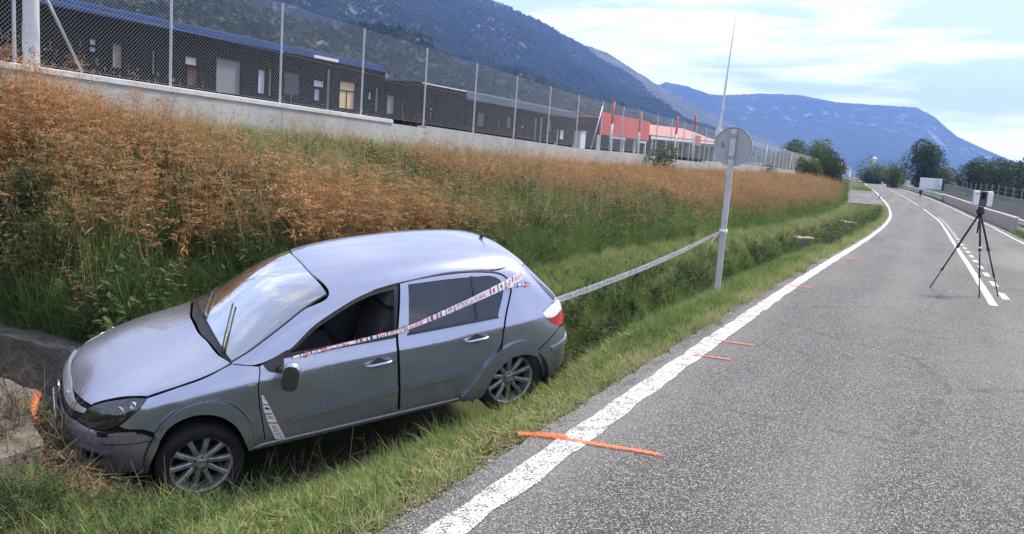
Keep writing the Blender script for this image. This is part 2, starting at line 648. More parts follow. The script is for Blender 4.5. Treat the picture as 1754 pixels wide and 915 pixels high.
# ------------------------------------------------------------------ mountains
def forest_mat(name, c1, c2, c3, cell, rock=None, rock_lo=0.0, rock_hi=1.0, rk0=0.55):
    m = bpy.data.materials.new(name)
    m.use_nodes = True
    t = NT(m.node_tree)
    o_ = t.add('ShaderNodeOutputMaterial')
    b_ = t.add('ShaderNodeBsdfPrincipled')
    t.t.links.new(b_.outputs[0], o_.inputs['Surface'])
    vec = t.add('ShaderNodeTexCoord').outputs['Object']
    cl = t.add('ShaderNodeSeparateColor')
    t.set(cl, 0, t.voro(vec, 1.0 / cell, 'Color'))
    ds = t.voro(vec, 1.0 / cell, 'Distance')
    big = t.noise(vec, 1.0 / (cell * 22), 6.0, 0.6)
    col = t.mix(cl.outputs[0], c1, c2)
    col = t.mix(t.ramp(big, [(0.42, 0.0), (0.62, 0.8)]), col, c3)
    if rock:
        geo = t.add('ShaderNodeAttribute', attribute_name='crest')
        rk = t.noise(t.mapping(vec, scale=(1.0, 1.0, 0.45)), 1.0 / 55.0, 6.0, 0.62)
        rm = t.math('MULTIPLY', t.ramp(geo.outputs['Fac'], [(rock_lo, 0.0), ((rock_lo + rock_hi) / 2, 1.0), (rock_hi, 0.0)]), t.ramp(rk, [(rk0, 0.0), (rk0 + 0.08, 1.0)]))
        col = t.mix(rm, col, t.mix(t.noise(vec, 0.06, 5.0), rock, tuple(0.55 * r for r in rock)))
    t.set(b_, 'Base Color', col)
    t.set(b_, 'Roughness', 1.0)
    t.set(b_, 'Specular IOR Level', 0.0)
    t.set(b_, 'Normal', t.bump(t.math('SUBTRACT', 1.0, ds), 0.9, cell * 0.7))
    return m


def ridge_mesh(name, pts, mat, foot, s_n, t_n, prof, rough, seed, back=900, canopy=3.0):
    """pts: crest points; foot(p) -> foot point; terrain swept from foot to crest and down behind"""
    P = np.array(pts, float)
    L = np.concatenate([[0], np.cumsum(np.linalg.norm(np.diff(P[:, :2], axis=0), axis=1))])
    tt = np.linspace(0, L[-1], t_n)
    C = np.stack([np.interp(tt, L, P[:, k]) for k in range(3)], 1)
    ss = np.concatenate([np.linspace(0, 1, s_n) ** 1.0, 1 + np.linspace(0, 1, 12)[1:]])
    rows = []
    crest = []
    for c in C:
        f = foot(c)
        row = []
        for s in ss:
            if s <= 1:
                x, y = f[0] + (c[0] - f[0]) * s, f[1] + (c[1] - f[1]) * s
                z = f[2] + (c[2] - f[2]) * float(np.interp(s, prof[0], prof[1]))
            else:
                dv = np.array([c[0] - f[0], c[1] - f[1]])
                dv = dv / np.linalg.norm(dv)
                x, y = c[0] + dv[0] * (s - 1) * back, c[1] + dv[1] * (s - 1) * back
                z = c[2] * (1 - 0.55 * (s - 1) ** 1.5)
            k = math.sin(min(s, 1.0) * math.pi) ** 0.7 if s < 1 else 0
            p = Vector((x, y, seed * 100.0))
            n = mnoise.fractal(p / rough[0], 0.9, 2.1, 6) * rough[1] * k
            n += mnoise.fractal(p / (rough[0] * 0.22), 0.9, 2.1, 3) * rough[1] * 0.16 * min(1, 0.25 + k)
            n += (mnoise.noise(p / 11.0) + 0.8 * mnoise.noise(p / 5.3)) * canopy * min(1.0, s * 12)
            row.append((x, y, z + n))
            crest.append(min(s, 1.0))
        rows.append(row)
    m = MB()
    m.grid(rows)
    o = m.build(name, mat, smooth=True, fixn=False)
    at = o.data.attributes.new('crest', 'FLOAT', 'POINT')
    at.data.foreach_set('value', crest)
    return tag(o, kind='structure')


CREST_B = [(-1500, -900, 420), (-1250, -200, 400), (-1105, 400, 380), (-1065, 652, 372), (-1024, 878, 368), (-937, 1170, 345), (-885, 1393, 312), (-868, 1459, 310), (-850, 1586, 309), (-849, 1699, 302), (-844, 1834, 291), (-838, 1947, 284), (-826, 2146, 286), (-821, 2361, 265), (-808, 2576, 241), (-762, 2798, 181), (-645, 3032, 99), (-425, 3272, 14)]
CREST_C = [(-1500, 3250, 300), (-1200, 3380, 318), (-1078, 3434, 323), (-1080, 3538, 346), (-1022, 3659, 343), (-945, 3783, 321), (-905, 3896, 330), (-762, 3977, 350), (-591, 4057, 355), (-436, 4077, 330), (-263, 4091, 325), (-96, 4099, 322), (-21, 4100, 284), (81, 4099, 201), (199, 4095, 150), (344, 4086, 95), (443, 4076, 63), (646, 4049, 20), (900, 4030, 8)]
f_near = forest_mat('hillside_forest', (0.058, 0.072, 0.038), (0.120, 0.126, 0.072), (0.165, 0.145, 0.10), 9.0, (0.42, 0.39, 0.36), 0.86, 1.0, 0.55)
f_far = forest_mat('distant_forest', (0.028, 0.040, 0.020), (0.060, 0.070, 0.036), (0.075, 0.082, 0.045), 16.0, (0.46, 0.43, 0.40), 0.70, 0.98, 0.56)
ridge_mesh('hill', CREST_B, f_near, lambda c: (-95 - 0.02 * max(c[1], 0) + min(0, (c[1] - 2300)) * 0 , c[1] * 0.90 + 20, 0.2), 190, 520, ([0, 0.08, 0.3, 0.6, 0.86, 0.95, 1], [0, 0.035, 0.16, 0.42, 0.76, 0.90, 1]), (420, 46), 1)
ridge_mesh('mountain', CREST_C, f_far, lambda c: (c[0] * 0.6 - 60, c[1] - 1500, 0.2), 150, 330, ([0, 0.2, 0.5, 0.74, 0.86, 0.93, 1], [0, 0.06, 0.27, 0.54, 0.74, 0.93, 1]), (600, 42), 2, canopy=2.6)
# ------------------------------------------------------------------ shared materials of the structures
CONC = M('weathered_concrete', (0.44, 0.44, 0.43), 0.9, var=(0.30, 0.295, 0.28), vscale=0.9, bump=0.25, bscale=14.0, stretch=(1, 1, 0.35), detail=8.0)
CONC_L = M('pale_coping_concrete', (0.56, 0.56, 0.56), 0.85, var=(0.44, 0.44, 0.43), vscale=2.0, bump=0.2, bscale=20.0)
CONC_D = M('mossy_drain_concrete', (0.225, 0.195, 0.165), 0.95, var=(0.065, 0.056, 0.043), vscale=3.2, bump=1.0, bscale=16.0, bdist=0.05, detail=9.0)
CONC_B = M('buff_slab_concrete', (0.34, 0.28, 0.21), 0.9, var=(0.20, 0.16, 0.12), vscale=2.5, bump=0.3, bscale=10.0)
CONC_P = M('pinkish_barrier_concrete', (0.47, 0.38, 0.34), 0.9, var=(0.36, 0.30, 0.28), vscale=0.7, bump=0.2, bscale=12.0)
GALV = M('galvanised_steel', (0.56, 0.57, 0.58), 0.5, 0.45, var=(0.42, 0.43, 0.44), vscale=5.0)
GALV_D = M('dull_zinc', (0.36, 0.37, 0.38), 0.55, 0.5, var=(0.28, 0.29, 0.30), vscale=4.0)
WIRE = M('zinc_wire', (0.36, 0.38, 0.40), 0.5, 0.3)
WHITE_P = M('white_enamel', (0.74, 0.74, 0.73), 0.5, var=(0.60, 0.59, 0.57), vscale=2.0)
BODY = M('sooty_coach_paint', (0.003, 0.003, 0.004), 0.95, var=(0.008, 0.0075, 0.0075), vscale=1.2, spec=0.05)
ROOF_B = M('blue_grey_coach_roof', (0.030, 0.058, 0.15), 0.95, var=(0.022, 0.042, 0.10), vscale=0.8, spec=0.05)
ROOF_G = M('grey_coach_roof', (0.085, 0.105, 0.155), 0.95, var=(0.055, 0.07, 0.11), vscale=0.7, spec=0.05)
TAN = M('tan_panel', (0.62, 0.45, 0.24), 0.6)
BEIGE = M('beige_door', (0.30, 0.26, 0.20), 0.7, var=(0.2, 0.17, 0.13), vscale=3)
GREYP = M('grey_panel', (0.20, 0.20, 0.21), 0.6)
REDP = M('red_sheet', (0.60, 0.055, 0.035), 0.5, var=(0.48, 0.045, 0.03), vscale=0.6)
PINKR = M('faded_red_roofing', (0.42, 0.19, 0.16), 0.8, var=(0.33, 0.13, 0.11), vscale=0.8)
BARK = M('tree_bark', (0.09, 0.07, 0.05), 0.95, var=(0.05, 0.04, 0.03), vscale=8.0)


def wx_at(y):
    return float(npx(WALL_X, y))


def wt_at(y):
    return float(npx(WALL_TOP, y))


# ------------------------------------------------------------------ concrete retaining wall, one panel per 6 m
wall = thing('concrete_wall', 'long pale concrete retaining wall above the weedy bank', 'wall', (wx_at(8), 8, wt_at(8) - 0.7))


def child(o, par):
    """keep a mesh that was written in world coordinates in place under its parent"""
    o.parent = par
    o.matrix_parent_inverse = Matrix.Translation(par.location).inverted()
    return o


def sweep(y0, y1, prof, seg=3.0):
    """profile of (dx, dz) swept along the wall line between two stations"""
    n = max(1, int(round((y1 - y0) / seg)))
    m = MB()
    rows = []
    for y in np.linspace(y0, y1, n + 1):
        x, z = wx_at(y), wt_at(y)
        rows.append([(x + a, y, z + b) for a, b in prof] + [(x + prof[0][0], y, z + prof[0][1])])
    m.grid(rows)
    m.quad(*rows[0][:-1])
    m.quad(*rows[-1][:-1][::-1])
    return m


y = -16.0
while y < 134:
    cop = y < 17
    top = -0.10 if cop else (-0.03 if y < 42 or y > 50 else -0.16)
    child(sweep(y + 0.008, y + 5.992, [(0.13, -1.5), (0.13, top), (-0.16, top), (-0.16, -1.5)]).build('wall_panel', CONC), wall)
    if cop:
        child(sweep(y + 0.004, min(y + 5.996, 18.3), [(0.155, -0.098), (0.155, -0.012), (0.13, 0.0), (-0.17, 0.0), (-0.17, -0.098)]).build('coping', CONC_L), wall)
    y += 6.0

# ------------------------------------------------------------------ chain-link fence on the wall
fence = thing('chain_link_fence', 'tall chain-link fence with galvanised posts on the concrete wall', 'fence', (wx_at(8.06), 8.06, wt_at(8.06)))
PH = 2.13
post_ys = [-0.94 + 3 * k for k in range(-3, 46)]
post_me = None
for y in post_ys:
    if post_me is None:
        pm = MB()
        pm.tube([(0, 0, -0.12), (0, 0, PH)], 0.026, 10)
        pm.lathe([(0.001, PH + 0.022), (0.03, PH + 0.012), (0.031, PH - 0.012)], 10, 'Z')
        pm.box((0.034, 0, PH * 0.52), (0.012, 0.03, 0.03)).box((0.034, 0, 0.12), (0.012, 0.03, 0.03)).box((0.034, 0, PH - 0.1), (0.012, 0.03, 0.03))
        post_me = pm.mesh('post', GALV, False, True)
    o = link(bpy.data.objects.new('post', post_me), None)
    o.location = (wx_at(y), y, wt_at(y))
    child(o, fence)
for yf, dy, zt in ((9.2, -1.12, 2.0), (33.9, 1.15, 2.0), (60.5, 1.3, 2.0), (81.5, 1.4, 2.0), (101.0, 1.4, 2.0)):
    child(MB().tube([(wx_at(yf) + 0.03, yf, wt_at(yf) + 0.02), (wx_at(yf + dy), yf + dy, wt_at(yf) + zt)], 0.024, 8).build('brace', GALV, smooth=True), fence)


def chain_bay(y0, y1, period, r, name='mesh_panel'):
    """diagonal zinc wires of one bay, each a three-sided rod, plus tension wires"""
    m = MB()
    L, Hh = y1 - y0, PH - 0.04
    xa, xb, za, zb = wx_at(y0), wx_at(y1), wt_at(y0) + 0.03, wt_at(y1) + 0.03

    def P(s, h, o):
        u = s / L
        return Vector((xa + (xb - xa) * u + 0.03 + o, y0 + s, za + (zb - za) * u + h))
    k = -Hh
    slope = 1.0
    while k < L:
        for sg in (1, -1):
            s0, s1 = k, k + Hh / slope
            if sg < 0:
                s0, s1 = s1, s0
            # clip to the bay
            a0, a1 = 0.0, 1.0
            ds = s1 - s0
            for lim, sign in ((0.0, 1), (L, -1)):
                d0, d1 = (s0 - lim) * sign, (s1 - lim) * sign
                if d0 < 0 and d1 < 0:
                    a0, a1 = 1, 0
                elif d0 < 0:
                    a0 = max(a0, -d0 / (d1 - d0))
                elif d1 < 0:
                    a1 = min(a1, d0 / (d0 - d1))
            if a1 > a0 + 1e-3:
                p, q = P(s0 + ds * a0, Hh * a0, 0.002 * sg), P(s0 + ds * a1, Hh * a1, 0.002 * sg)
                i = len(m.v)
                d = (q - p).normalized()
                n1 = Vector((1, 0, 0))
                n2 = d.cross(n1)
                for c in (p, q):
                    for t_ in (0, 2.094, 4.189):
                        m.v.append(tuple(c + n1 * (r * math.cos(t_)) + n2 * (r * math.sin(t_))))
                for j in range(3):
                    m.f.append((i + j, i + (j + 1) % 3, i + 3 + (j + 1) % 3, i + 3 + j))
                    m.mi.append(0)
        k += period
    for h in (0.01, Hh * 0.5, Hh):
        m.tube([P(0, h, 0.004), P(L, h, 0.004)], r * 1.2, 4, cap=False)
    o = m.build(name, WIRE, fixn=False)
    tag(o, kind='stuff')
    return o


for y in post_ys[:-1]:
    d = abs(y + 1.5)
    per, rr = (0.072, 0.0018) if y < 16 else ((0.085, 0.0018) if y < 40 else (0.17, 0.0026))
    child(chain_bay(y, y + 3.0, per, rr), fence)

# white mast standing against the fence, with a scribble near its foot
mast = thing('white_mast', 'thick white mast standing against the fence at the left edge', 'mast', (-11.42, 8.48, 1.8))
MB().lathe([(0.125, 0.0), (0.118, 1.5), (0.10, 9.0), (0.001, 9.0)], 24, 'Z').build('pole', WHITE_P, mast, smooth=True)
sc = MB()
for pts in ([(-.05, .95), (.0, 1.0), (.05, .96)], [(-.04, .90), (-.02, .97), (-.01, .88)], [(.01, .90), (.05, .93), (.02, .86), (.05, .87)], [(-.05, .86), (.0, .83), (.03, .82)]):
    sc.tube([(0.123 * math.cos(-0.5 + a * 9), 0.123 * math.sin(-0.5 + a * 9), b) for a, b in pts], 0.005, 4)
sc.build('scribble', M('marker_ink', (0.05, 0.05, 0.06), 0.6), mast)

# ------------------------------------------------------------------ old railway coaches in the yard
YARD = 1.55
XF = -20.0


def coach(y0, y1, eave, rise, roofm, label, wins, endround=0.0, bar=None, z0=YARD + 0.9, width=2.9, seams=True):
    c = thing('railway_coach', label, 'train coach', (XF - width / 2, (y0 + y1) / 2, YARD), 'derelict coaches in the yard')
    loc = Vector(c.location)

    def put(o):
        return child(o, c)
    # side wall facing the road, built round its openings; dark inside
    m = MB()
    edges_ = sorted({y0, y1} | {q for w__ in wins for q in w__[:2]})
    for ya, yb in zip(edges_, edges_[1:]):
        if yb - ya < 0.004:
            continue
        cuts = sorted((w__[2], w__[3]) for w__ in wins if w__[0] < (ya + yb) / 2 < w__[1])
        zlo = z0
        for ca, cb in cuts + [(eave, eave)]:
            if ca - zlo > 0.004:
                m.box((XF - 0.05, (ya + yb) / 2, (zlo + ca) / 2), (0.10, yb - ya, ca - zlo))
            zlo = max(zlo, cb)
    m.box((XF - width / 2 - 0.12, (y0 + y1) / 2, (z0 + eave) / 2), (width - 0.24, y1 - y0, eave - z0))
    put(m.build('body', BODY))
    for hz in np.arange(z0 + 0.35, eave - 0.15, 0.33):
        if any(w__[2] - 0.03 < hz < w__[3] + 0.03 for w__ in wins):
            continue
        put(MB().box((XF + 0.012, (y0 + y1) / 2, hz), (0.028, y1 - y0 - 0.1, 0.03)).build('side_rib', BODY))
    for yy in np.arange(y0 + 1.2, y1, 2.4):
        if not any(w__[0] - 0.05 < yy < w__[1] + 0.05 for w__ in wins):
            put(MB().box((XF + 0.008, yy, (z0 + eave) / 2), (0.02, 0.05, eave - z0 - 0.1)).build('side_seam', BODY))
    # arched roof
    m = MB()
    rows = []
    n = 9
    ys = np.linspace(y0 - 0.02, y1 + 0.02, 7)
    for yy in ys:
        row = []
        for k in range(n):
            a = math.pi * k / (n - 1)
            e = 1.0
            row.append((XF - width / 2 + (width / 2 + 0.05) * math.cos(a), yy, eave - 0.03 + rise * max(math.sin(a), 0) ** 0.42 * e))
        rows.append(row)
    m.grid(rows)
    m.quad(*rows[0])
    m.quad(*rows[-1][::-1])
    put(m.build('roof', roofm, smooth=False))
    put(MB().box((XF + 0.03, (y0 + y1) / 2, eave - 0.02), (0.06, y1 - y0, 0.05)).build('gutter', BODY))
    put(MB().box((XF - width / 2, (y0 + y1) / 2, z0 - 0.2), (width - 0.5, y1 - y0 - 0.4, 0.4)).build('underframe', DARK_B))
    for yy in (y0 + 3, y1 - 3):
        m = MB()
        for dy in (-1.1, 1.1):
            for sx in (-0.75, 0.75):
                m.lathe([(0.001, -.06), (0.45, -.06), (0.47, .06), (0.001, .06)], 16, 'X', (XF - width / 2 + sx, yy + dy, YARD + 0.46))
        m.box((XF - width / 2, yy, YARD + 0.5), (1.9, 3.0, 0.3))
        put(m.build('bogie', DARK_B))
    for (a, b, za, zb, mat) in wins:
        f = MB()
        t_ = 0.035
        yc, zc = (a + b) / 2, (za + zb) / 2
        for (cy, cz, sy, sz) in ((yc, zb + t_ / 2, b - a + 2 * t_, t_), (yc, za - t_ / 2, b - a + 2 * t_, t_), (a - t_ / 2, zc, t_, zb - za), (b + t_ / 2, zc, t_, zb - za)):
            f.box((XF + 0.006, cy, cz), (0.045, sy, sz))
        fo = put(f.build('window' if zb - za > 0.3 else 'vent_frame', BODY))
        p = MB().box((XF - 0.085, yc, zc), (0.02, b - a - 0.006, zb - za - 0.006)).build('pane', mat)
        p.parent = fo
        if mat is TAN:
            g_ = MB().box((XF - 0.06, yc, za + (zb - za) * 0.66), (0.035, b - a, 0.035)).box((XF - 0.06, a + (b - a) * 0.52, za + (zb - za) * 0.33), (0.03, 0.03, (zb - za) * 0.66)).build('glazing_bar', BODY)
            g_.parent = fo
    if bar:
        a, b, z = bar
        put(MB().box((XF + 0.09, (a + b) / 2, z), (0.06, b - a, 0.11)).build('lamp_bar', WHITE_P))
    return c


DARK_B = M('greasy_running_gear', (0.012, 0.011, 0.010), 0.9)
WHT = M('white_panel', (0.70, 0.71, 0.73), 0.5)
BLUEW = M('pale_blue_panel', (0.52, 0.58, 0.66), 0.4)
RUST = M('rusty_panel', (0.20, 0.075, 0.035), 0.9, var=(0.10, 0.06, 0.04), vscale=2)
DGLASS = M('dark_coach_glass', (0.012, 0.014, 0.018), 0.12)
coach(3.0, 29.86, 4.70, 0.42, ROOF_B, 'longest sooty coach with a blue roof, nearest the white mast', [
    (4.2, 5.2, 3.3, 4.0, DGLASS), (6.6, 7.6, 3.3, 4.0, DGLASS), (9.0, 10.0, 3.3, 4.0, DGLASS), (11.4, 12.4, 3.3, 4.0, DGLASS), (13.75, 14.28, 3.39, 4.17, BLUEW),
    (15.71, 15.95, 3.85, 4.01, WHT), (15.71, 15.95, 3.66, 3.79, WHT), (16.44, 16.81, 3.30, 4.0, BEIGE), (17.31, 17.40, 3.33, 3.98, GREYP), (17.81, 17.97, 3.27, 3.97, BEIGE),
    (19.07, 19.59, 3.72, 3.97, WHT), (19.15, 19.63, 3.05, 3.62, RUST), (20.35, 21.5, 2.97, 4.10, GREYP), (22.28, 22.68, 3.11, 3.93, BLUEW), (22.80, 23.01, 3.05, 4.0, BEIGE),
    (23.6, 24.6, 3.2, 4.0, DGLASS), (25.22, 25.89, 3.65, 3.89, WHT), (25.28, 25.67, 3.12, 3.55, BLUEW), (26.0, 26.28, 2.75, 4.4, BEIGE), (26.8, 27.86, 2.95, 4.03, TAN), (28.72, 28.98, 3.45, 3.76, WHT), (29.2, 29.5, 3.0, 4.0, GREYP)],
    bar=(25.11, 26.53, 4.76))
coach(30.0, 32.7, 4.30, 0.20, BODY, 'short dark wagon with a red lamp coupled behind the blue roofed coach', [(30.06, 30.71, 2.96, 3.77, GREYP), (31.25, 31.45, 2.95, 3.55, REDP), (31.9, 32.0, 3.2, 3.6, WHT)])
co = coach(32.8, 36.85, 4.52, 0.14, BODY, 'tall black box wagon with a painted highlight along its top edge behind the fence', [(33.55, 33.85, 2.95, 3.35, REDP), (33.5, 33.95, 3.36, 3.46, WHT), (35.85, 36.05, 2.99, 3.45, REDP)])
child(MB().box((XF + 0.02, 34.8, 4.56), (0.05, 4.0, 0.05)).build('top_highlight', WHT), co)  # white bar painting in the highlight on the wagon's top edge
coach(37.0, 51.45, 4.16, 0.62, ROOF_G, 'black coach with a broad grey roof, farthest along the fence', [(38.2, 39.2, 2.9, 3.6, DGLASS), (40.52, 40.93, 2.91, 3.38, RUST), (41.6, 42.4, 3.0, 3.6, DGLASS), (43.46, 43.94, 3.11, 3.21, WHT), (45.2, 45.9, 2.4, 3.8, DGLASS), (46.0, 46.5, 2.33, 3.9, BEIGE), (47.2, 48.0, 3.1, 3.7, DGLASS), (48.6, 49.0, 2.26, 3.31, WHT), (49.1, 49.9, 2.7, 3.31, WHT), (50.2, 50.62, 3.19, 3.3, WHT)])
wh = thing('white_cabinet', 'white equipment cabinet at the end of the grey roofed coach', 'cabinet', (-20.0, 52.4, YARD))
MB().box((0, 0, 0.9), (0.6, 0.9, 1.8)).build('housing', WHT, wh, bevel=0.02)
MB().box((0.0, 0, 1.83), (0.7, 1.0, 0.06)).build('lid', GALV, wh)

# ------------------------------------------------------------------ red canopy and pink-roofed shed
can = thing('red_canopy', 'bright red sheet canopy raised on white legs behind the fence', 'canopy', (-21, 62, YARD))
for k in range(4):
    a = 56.3 + 2.8 * k
    child(MB().box((-20.0, a + 1.39, 4.17), (0.16, 2.77, 1.60)).build('red_sheet', REDP), can)
for k in range(5):
    child(MB().box((-20.2, 56.5 + 2.75 * k, (3.4 + YARD) / 2 - 0.05), (0.16, 0.16, 3.35 - YARD)).build('leg', WHITE_P), can)
child(MB().box((-20.05, 60.2, 3.28), (0.2, 3.2, 0.16)).build('under_panel', BLUEW), can)
child(MB().box((-20.05, 65.9, 3.22), (0.2, 2.4, 0.16)).build('under_panel', BLUEW), can)
child(MB().box((-24.0, 62, 4.6), (8.0, 11.2, 0.12)).build('roof_slab', PINKR), can)
child(MB().box((-27.5, 62, 2.9), (0.3, 11.2, 2.7)).build('back_wall', BODY), can)
shed = thing('pink_roofed_shed', 'low shed with a faded pink roof beyond the red canopy', 'shed', (-24, 81, YARD))
m = MB()
m.quad((-20.0, 68.2, 3.9), (-20.0, 94.5, 4.4), (-24.5, 94.5, 5.7), (-24.5, 68.2, 5.1))
m.quad((-29.0, 68.2, 3.9), (-24.5, 68.2, 5.1), (-24.5, 94.5, 5.7), (-29.0, 94.5, 4.4))
m.quad((-20.0, 68.2, 3.78), (-29.0, 68.2, 3.78), (-29.0, 94.5, 4.28), (-20.0, 94.5, 4.28))
child(m.build('roof', PINKR), shed)
child(MB().box((-20.03, 81.4, 3.95), (0.06, 26.0, 0.24), Matrix.Rotation(math.radians(1.1), 3, 'X')).build('fascia', WHITE_P), shed)
child(MB().box((-24.5, 81.3, 2.6), (8.2, 25.6, 2.2)).build('wall', BODY), shed)
for k in range(7):
    child(MB().box((-20.36, 70.5 + 3.6 * k, 2.7), (0.08, 1.2, 1.3)).build('window', DGLASS), shed)
    child(MB().box((-20.1, 69 + 4.1 * k, 2.65), (0.14, 0.14, 2.3)).build('post', GALV), shed)
child(MB().box((-19.9, 83.5, 4.1), (0.1, 2.2, 1.0)).build('red_sheet', REDP), shed)
for (yy, zt, lab) in ((54.8, 5.6, 'red signal post left of the red canopy'), (60.9, 5.35, 'red signal post over the middle of the red canopy'), (71.0, 5.7, 'dark red signal post over the pink roof'), (77.0, 6.2, 'red and white signal post farthest along the pink roof')):
    sp_ = thing('signal_post', lab, 'signal post', (-18.6, yy, YARD), 'signal posts by the canopy')
    MB().tube([(0, 0, 0), (0, 0, zt - 1.5 - YARD)], 0.09, 8).build('lower_post', GALV, sp_, smooth=True)
    MB().tube([(0, 0, zt - 1.5 - YARD), (0, 0, zt - YARD)], 0.10, 8).build('upper_post', REDP, sp_, smooth=True)
lamp = thing('tall_mast', 'tall tapering white mast rising behind the round sign', 'mast', (-12.9, 62.0, 1.6), rot=(0.0, math.radians(2.4), 0.0))
MB().tube([(0, 0, 0), (0, 0, 2.9), (0, 0, 6.2), (0, 0, 11.4)], [0.115, 0.10, 0.075, 0.03], 12).build('pole', WHITE_P, lamp, smooth=True)
MB().box((0, 0, 2.55), (0.42, 0.5, 0.5)).build('box', WHITE_P, lamp, bevel=0.02)

# ------------------------------------------------------------------ concrete drain where the car's nose rests
drain = thing('concrete_drain', 'mossy concrete drain walls in front of the car nose', 'drain', (-4.6, 4.1, -0.5))


def slab(name, poly, z0, z1, mat, par, sub=6, rough=0.032):
    m = MB()
    n = len(poly)
    ring = []
    for i in range(n):
        a, b = poly[i], poly[(i + 1) % n]
        L = math.hypot(b[0] - a[0], b[1] - a[1])
        k = max(1, int(L / 0.09))
        for j in range(k):
            ring.append((a[0] + (b[0] - a[0]) * j / k, a[1] + (b[1] - a[1]) * j / k))
    cx = sum(p[0] for p in ring) / len(ring)
    cy = sum(p[1] for p in ring) / len(ring)
    rows = []
    for zz in (z0, z0 + (z1 - z0) * .33, z0 + (z1 - z0) * .66, z1 - 0.03):
        rows.append([(p[0], p[1], zz) for p in ring + ring[:1]])
    for s_, dz in ((0.98, 0.0), (0.8, 0.004), (0.5, 0.0), (0.2, 0.0)):
        rows.append([(cx + (p[0] - cx) * s_, cy + (p[1] - cy) * s_, z1 + dz) for p in ring + ring[:1]])
    rows2 = []
    for r in rows:
        rows2.append([tuple(Vector(p) + Vector((mnoise.noise(Vector(p) * 5), mnoise.noise(Vector(p) * 5 + Vector((9, 0, 0))), 0.8 * mnoise.noise(Vector(p) * 4 + Vector((0, 9, 0))))) * rough) for p in r])
    m.grid(rows2)
    m.quad(*rows2[-1][:-1])
    o = m.build(name, mat, smooth=False)
    smooth_by_angle(o, 40)
    return child(o, par)


slab('near_wall', [(-8.2, 4.15), (-4.35, 3.97), (-3.95, 3.64), (-3.40, 3.36), (-3.32, 2.95), (-4.3, 3.15), (-8.2, 3.35)], -1.25, -0.45, CONC_D, drain)
slab('far_wall', [(-8.2, 4.62), (-4.25, 4.78), (-4.25, 5.14), (-8.2, 5.0)], -1.25, -0.41, CONC_D, drain)
slab('drain_floor', [(-8.2, 4.05), (-4.0, 3.9), (-3.4, 3.6), (-3.0, 4.6), (-4.2, 4.86), (-8.2, 4.72)], -1.3, -1.08, CONC_D, drain)
# orange spray on the near wall's corner
om = MB()
fr = [(-4.30, 3.935), (-4.12, 3.79), (-3.95, 3.655), (-3.72, 3.535)]
rows = []
for k, (a, b) in enumerate(fr):
    rows.append([(a + 0.014, b + 0.016, -0.47), (a + 0.018, b + 0.022, -0.58), (a + 0.018, b + 0.022, -0.70)])
om.grid(rows)
mk = om.build('spray_mark', orange_mat, fixn=False)
uv = mk.data.uv_layers.new(name='UVMap')
for lp in mk.data.loops:
    i, j = divmod(lp.vertex_index, 3)
    uv.data[lp.index].uv = (i / 3, j / 2)
child(mk, drain)
om = MB()
rows = [[(a - 0.09, b - 0.01, -0.434), (a - 0.02, b + 0.0, -0.436), (a + 0.012, b + 0.014, -0.455)] for a, b in fr]
om.grid(rows)
mk = om.build('spray_mark', orange_mat, fixn=False)
uv = mk.data.uv_layers.new(name='UVMap')
for lp in mk.data.loops:
    i, j = divmod(lp.vertex_index, 3)
    uv.data[lp.index].uv = (i / 3, j / 2)
child(mk, drain)

# culvert slabs farther along the ditch
for (pts, lab) in (([(-2.9, 32.2), (-1.75, 32.6), (-1.75, 33.3), (-2.9, 32.9)], 'nearest concrete slab bridging the ditch'), ([(-3.2, 52.5), (-1.6, 50.0), (-1.6, 50.9), (-3.2, 53.6)], 'second pale slab across the ditch'), ([(-3.6, 76.8), (-1.15, 73.3), (-1.1, 75.0), (-3.6, 78.6)], 'broad pale slab where the lay-by begins')):
    zb = float(zroad(pts[0][1]))
    cu = thing('culvert_slab', lab, 'slab', (pts[0][0], pts[0][1], zb - 0.1), 'culvert slabs along the ditch')
    slab('slab_top', pts, zb - 0.95, zb - 0.27, CONC_B, cu, rough=0.05)
strip('lay_by', asphalt, -3.6, -0.25, terr_axis([(78, 120, 20)]), -0.006)
# ------------------------------------------------------------------ the crashed hatchback
# body surface: control cage of the left half, car axes (x forward from the front axle, y left, z up)
PLAN = [(0.885, 0), (0.88, 0.17), (0.862, 0.34), (0.825, 0.49), (0.76, 0.61), (0.66, 0.705), (0.5, 0.78), (0.25, 0.835), (-0.05, 0.862), (-0.4, 0.873), (-0.75, 0.876), (-1.1, 0.876), (-1.5, 0.876), (-1.9, 0.876), (-2.25, 0.874), (-2.6, 0.868), (-2.85, 0.845), (-3.05, 0.8), (-3.21, 0.745), (-3.3, 0.65), (-3.35, 0.51), (-3.375, 0.35), (-3.387, 0.18), (-3.39, 0.0)]
INF = [0.085, 0.03, 0.005, 0, 0.025, 0.06, 0.095]
INS = [0.09, 0.035, 0.008, 0, 0.003, 0.017, 0.085]
INR = [0.1, 0.03, 0, 0, 0.015, 0.05, 0.09]
ZF = [0.2, 0.27, 0.4, 0.51, 0.6, 0.66, 0.71]
ZC = [0.2, 0.27, 0.4, 0.53, 0.64, 0.72, 0.785]
ZS = [0.2, 0.26, 0.4, 0.56, 0.71]
ZR = [0.24, 0.3, 0.42, 0.56, 0.7, 0.86, 0.98]
Z6 = {6: 0.815, 7: 0.868, 8: 0.905, 9: 0.935, 10: 0.955, 11: 0.965, 12: 0.972, 13: 0.982, 14: 0.992, 15: 1.0, 16: 1.005, 17: 1.0}
Z5 = {6: 0.755, 7: 0.79, 8: 0.815, 9: 0.835, 10: 0.848, 11: 0.858, 12: 0.867, 13: 0.877, 14: 0.887, 15: 0.897, 16: 0.902, 17: 0.905}
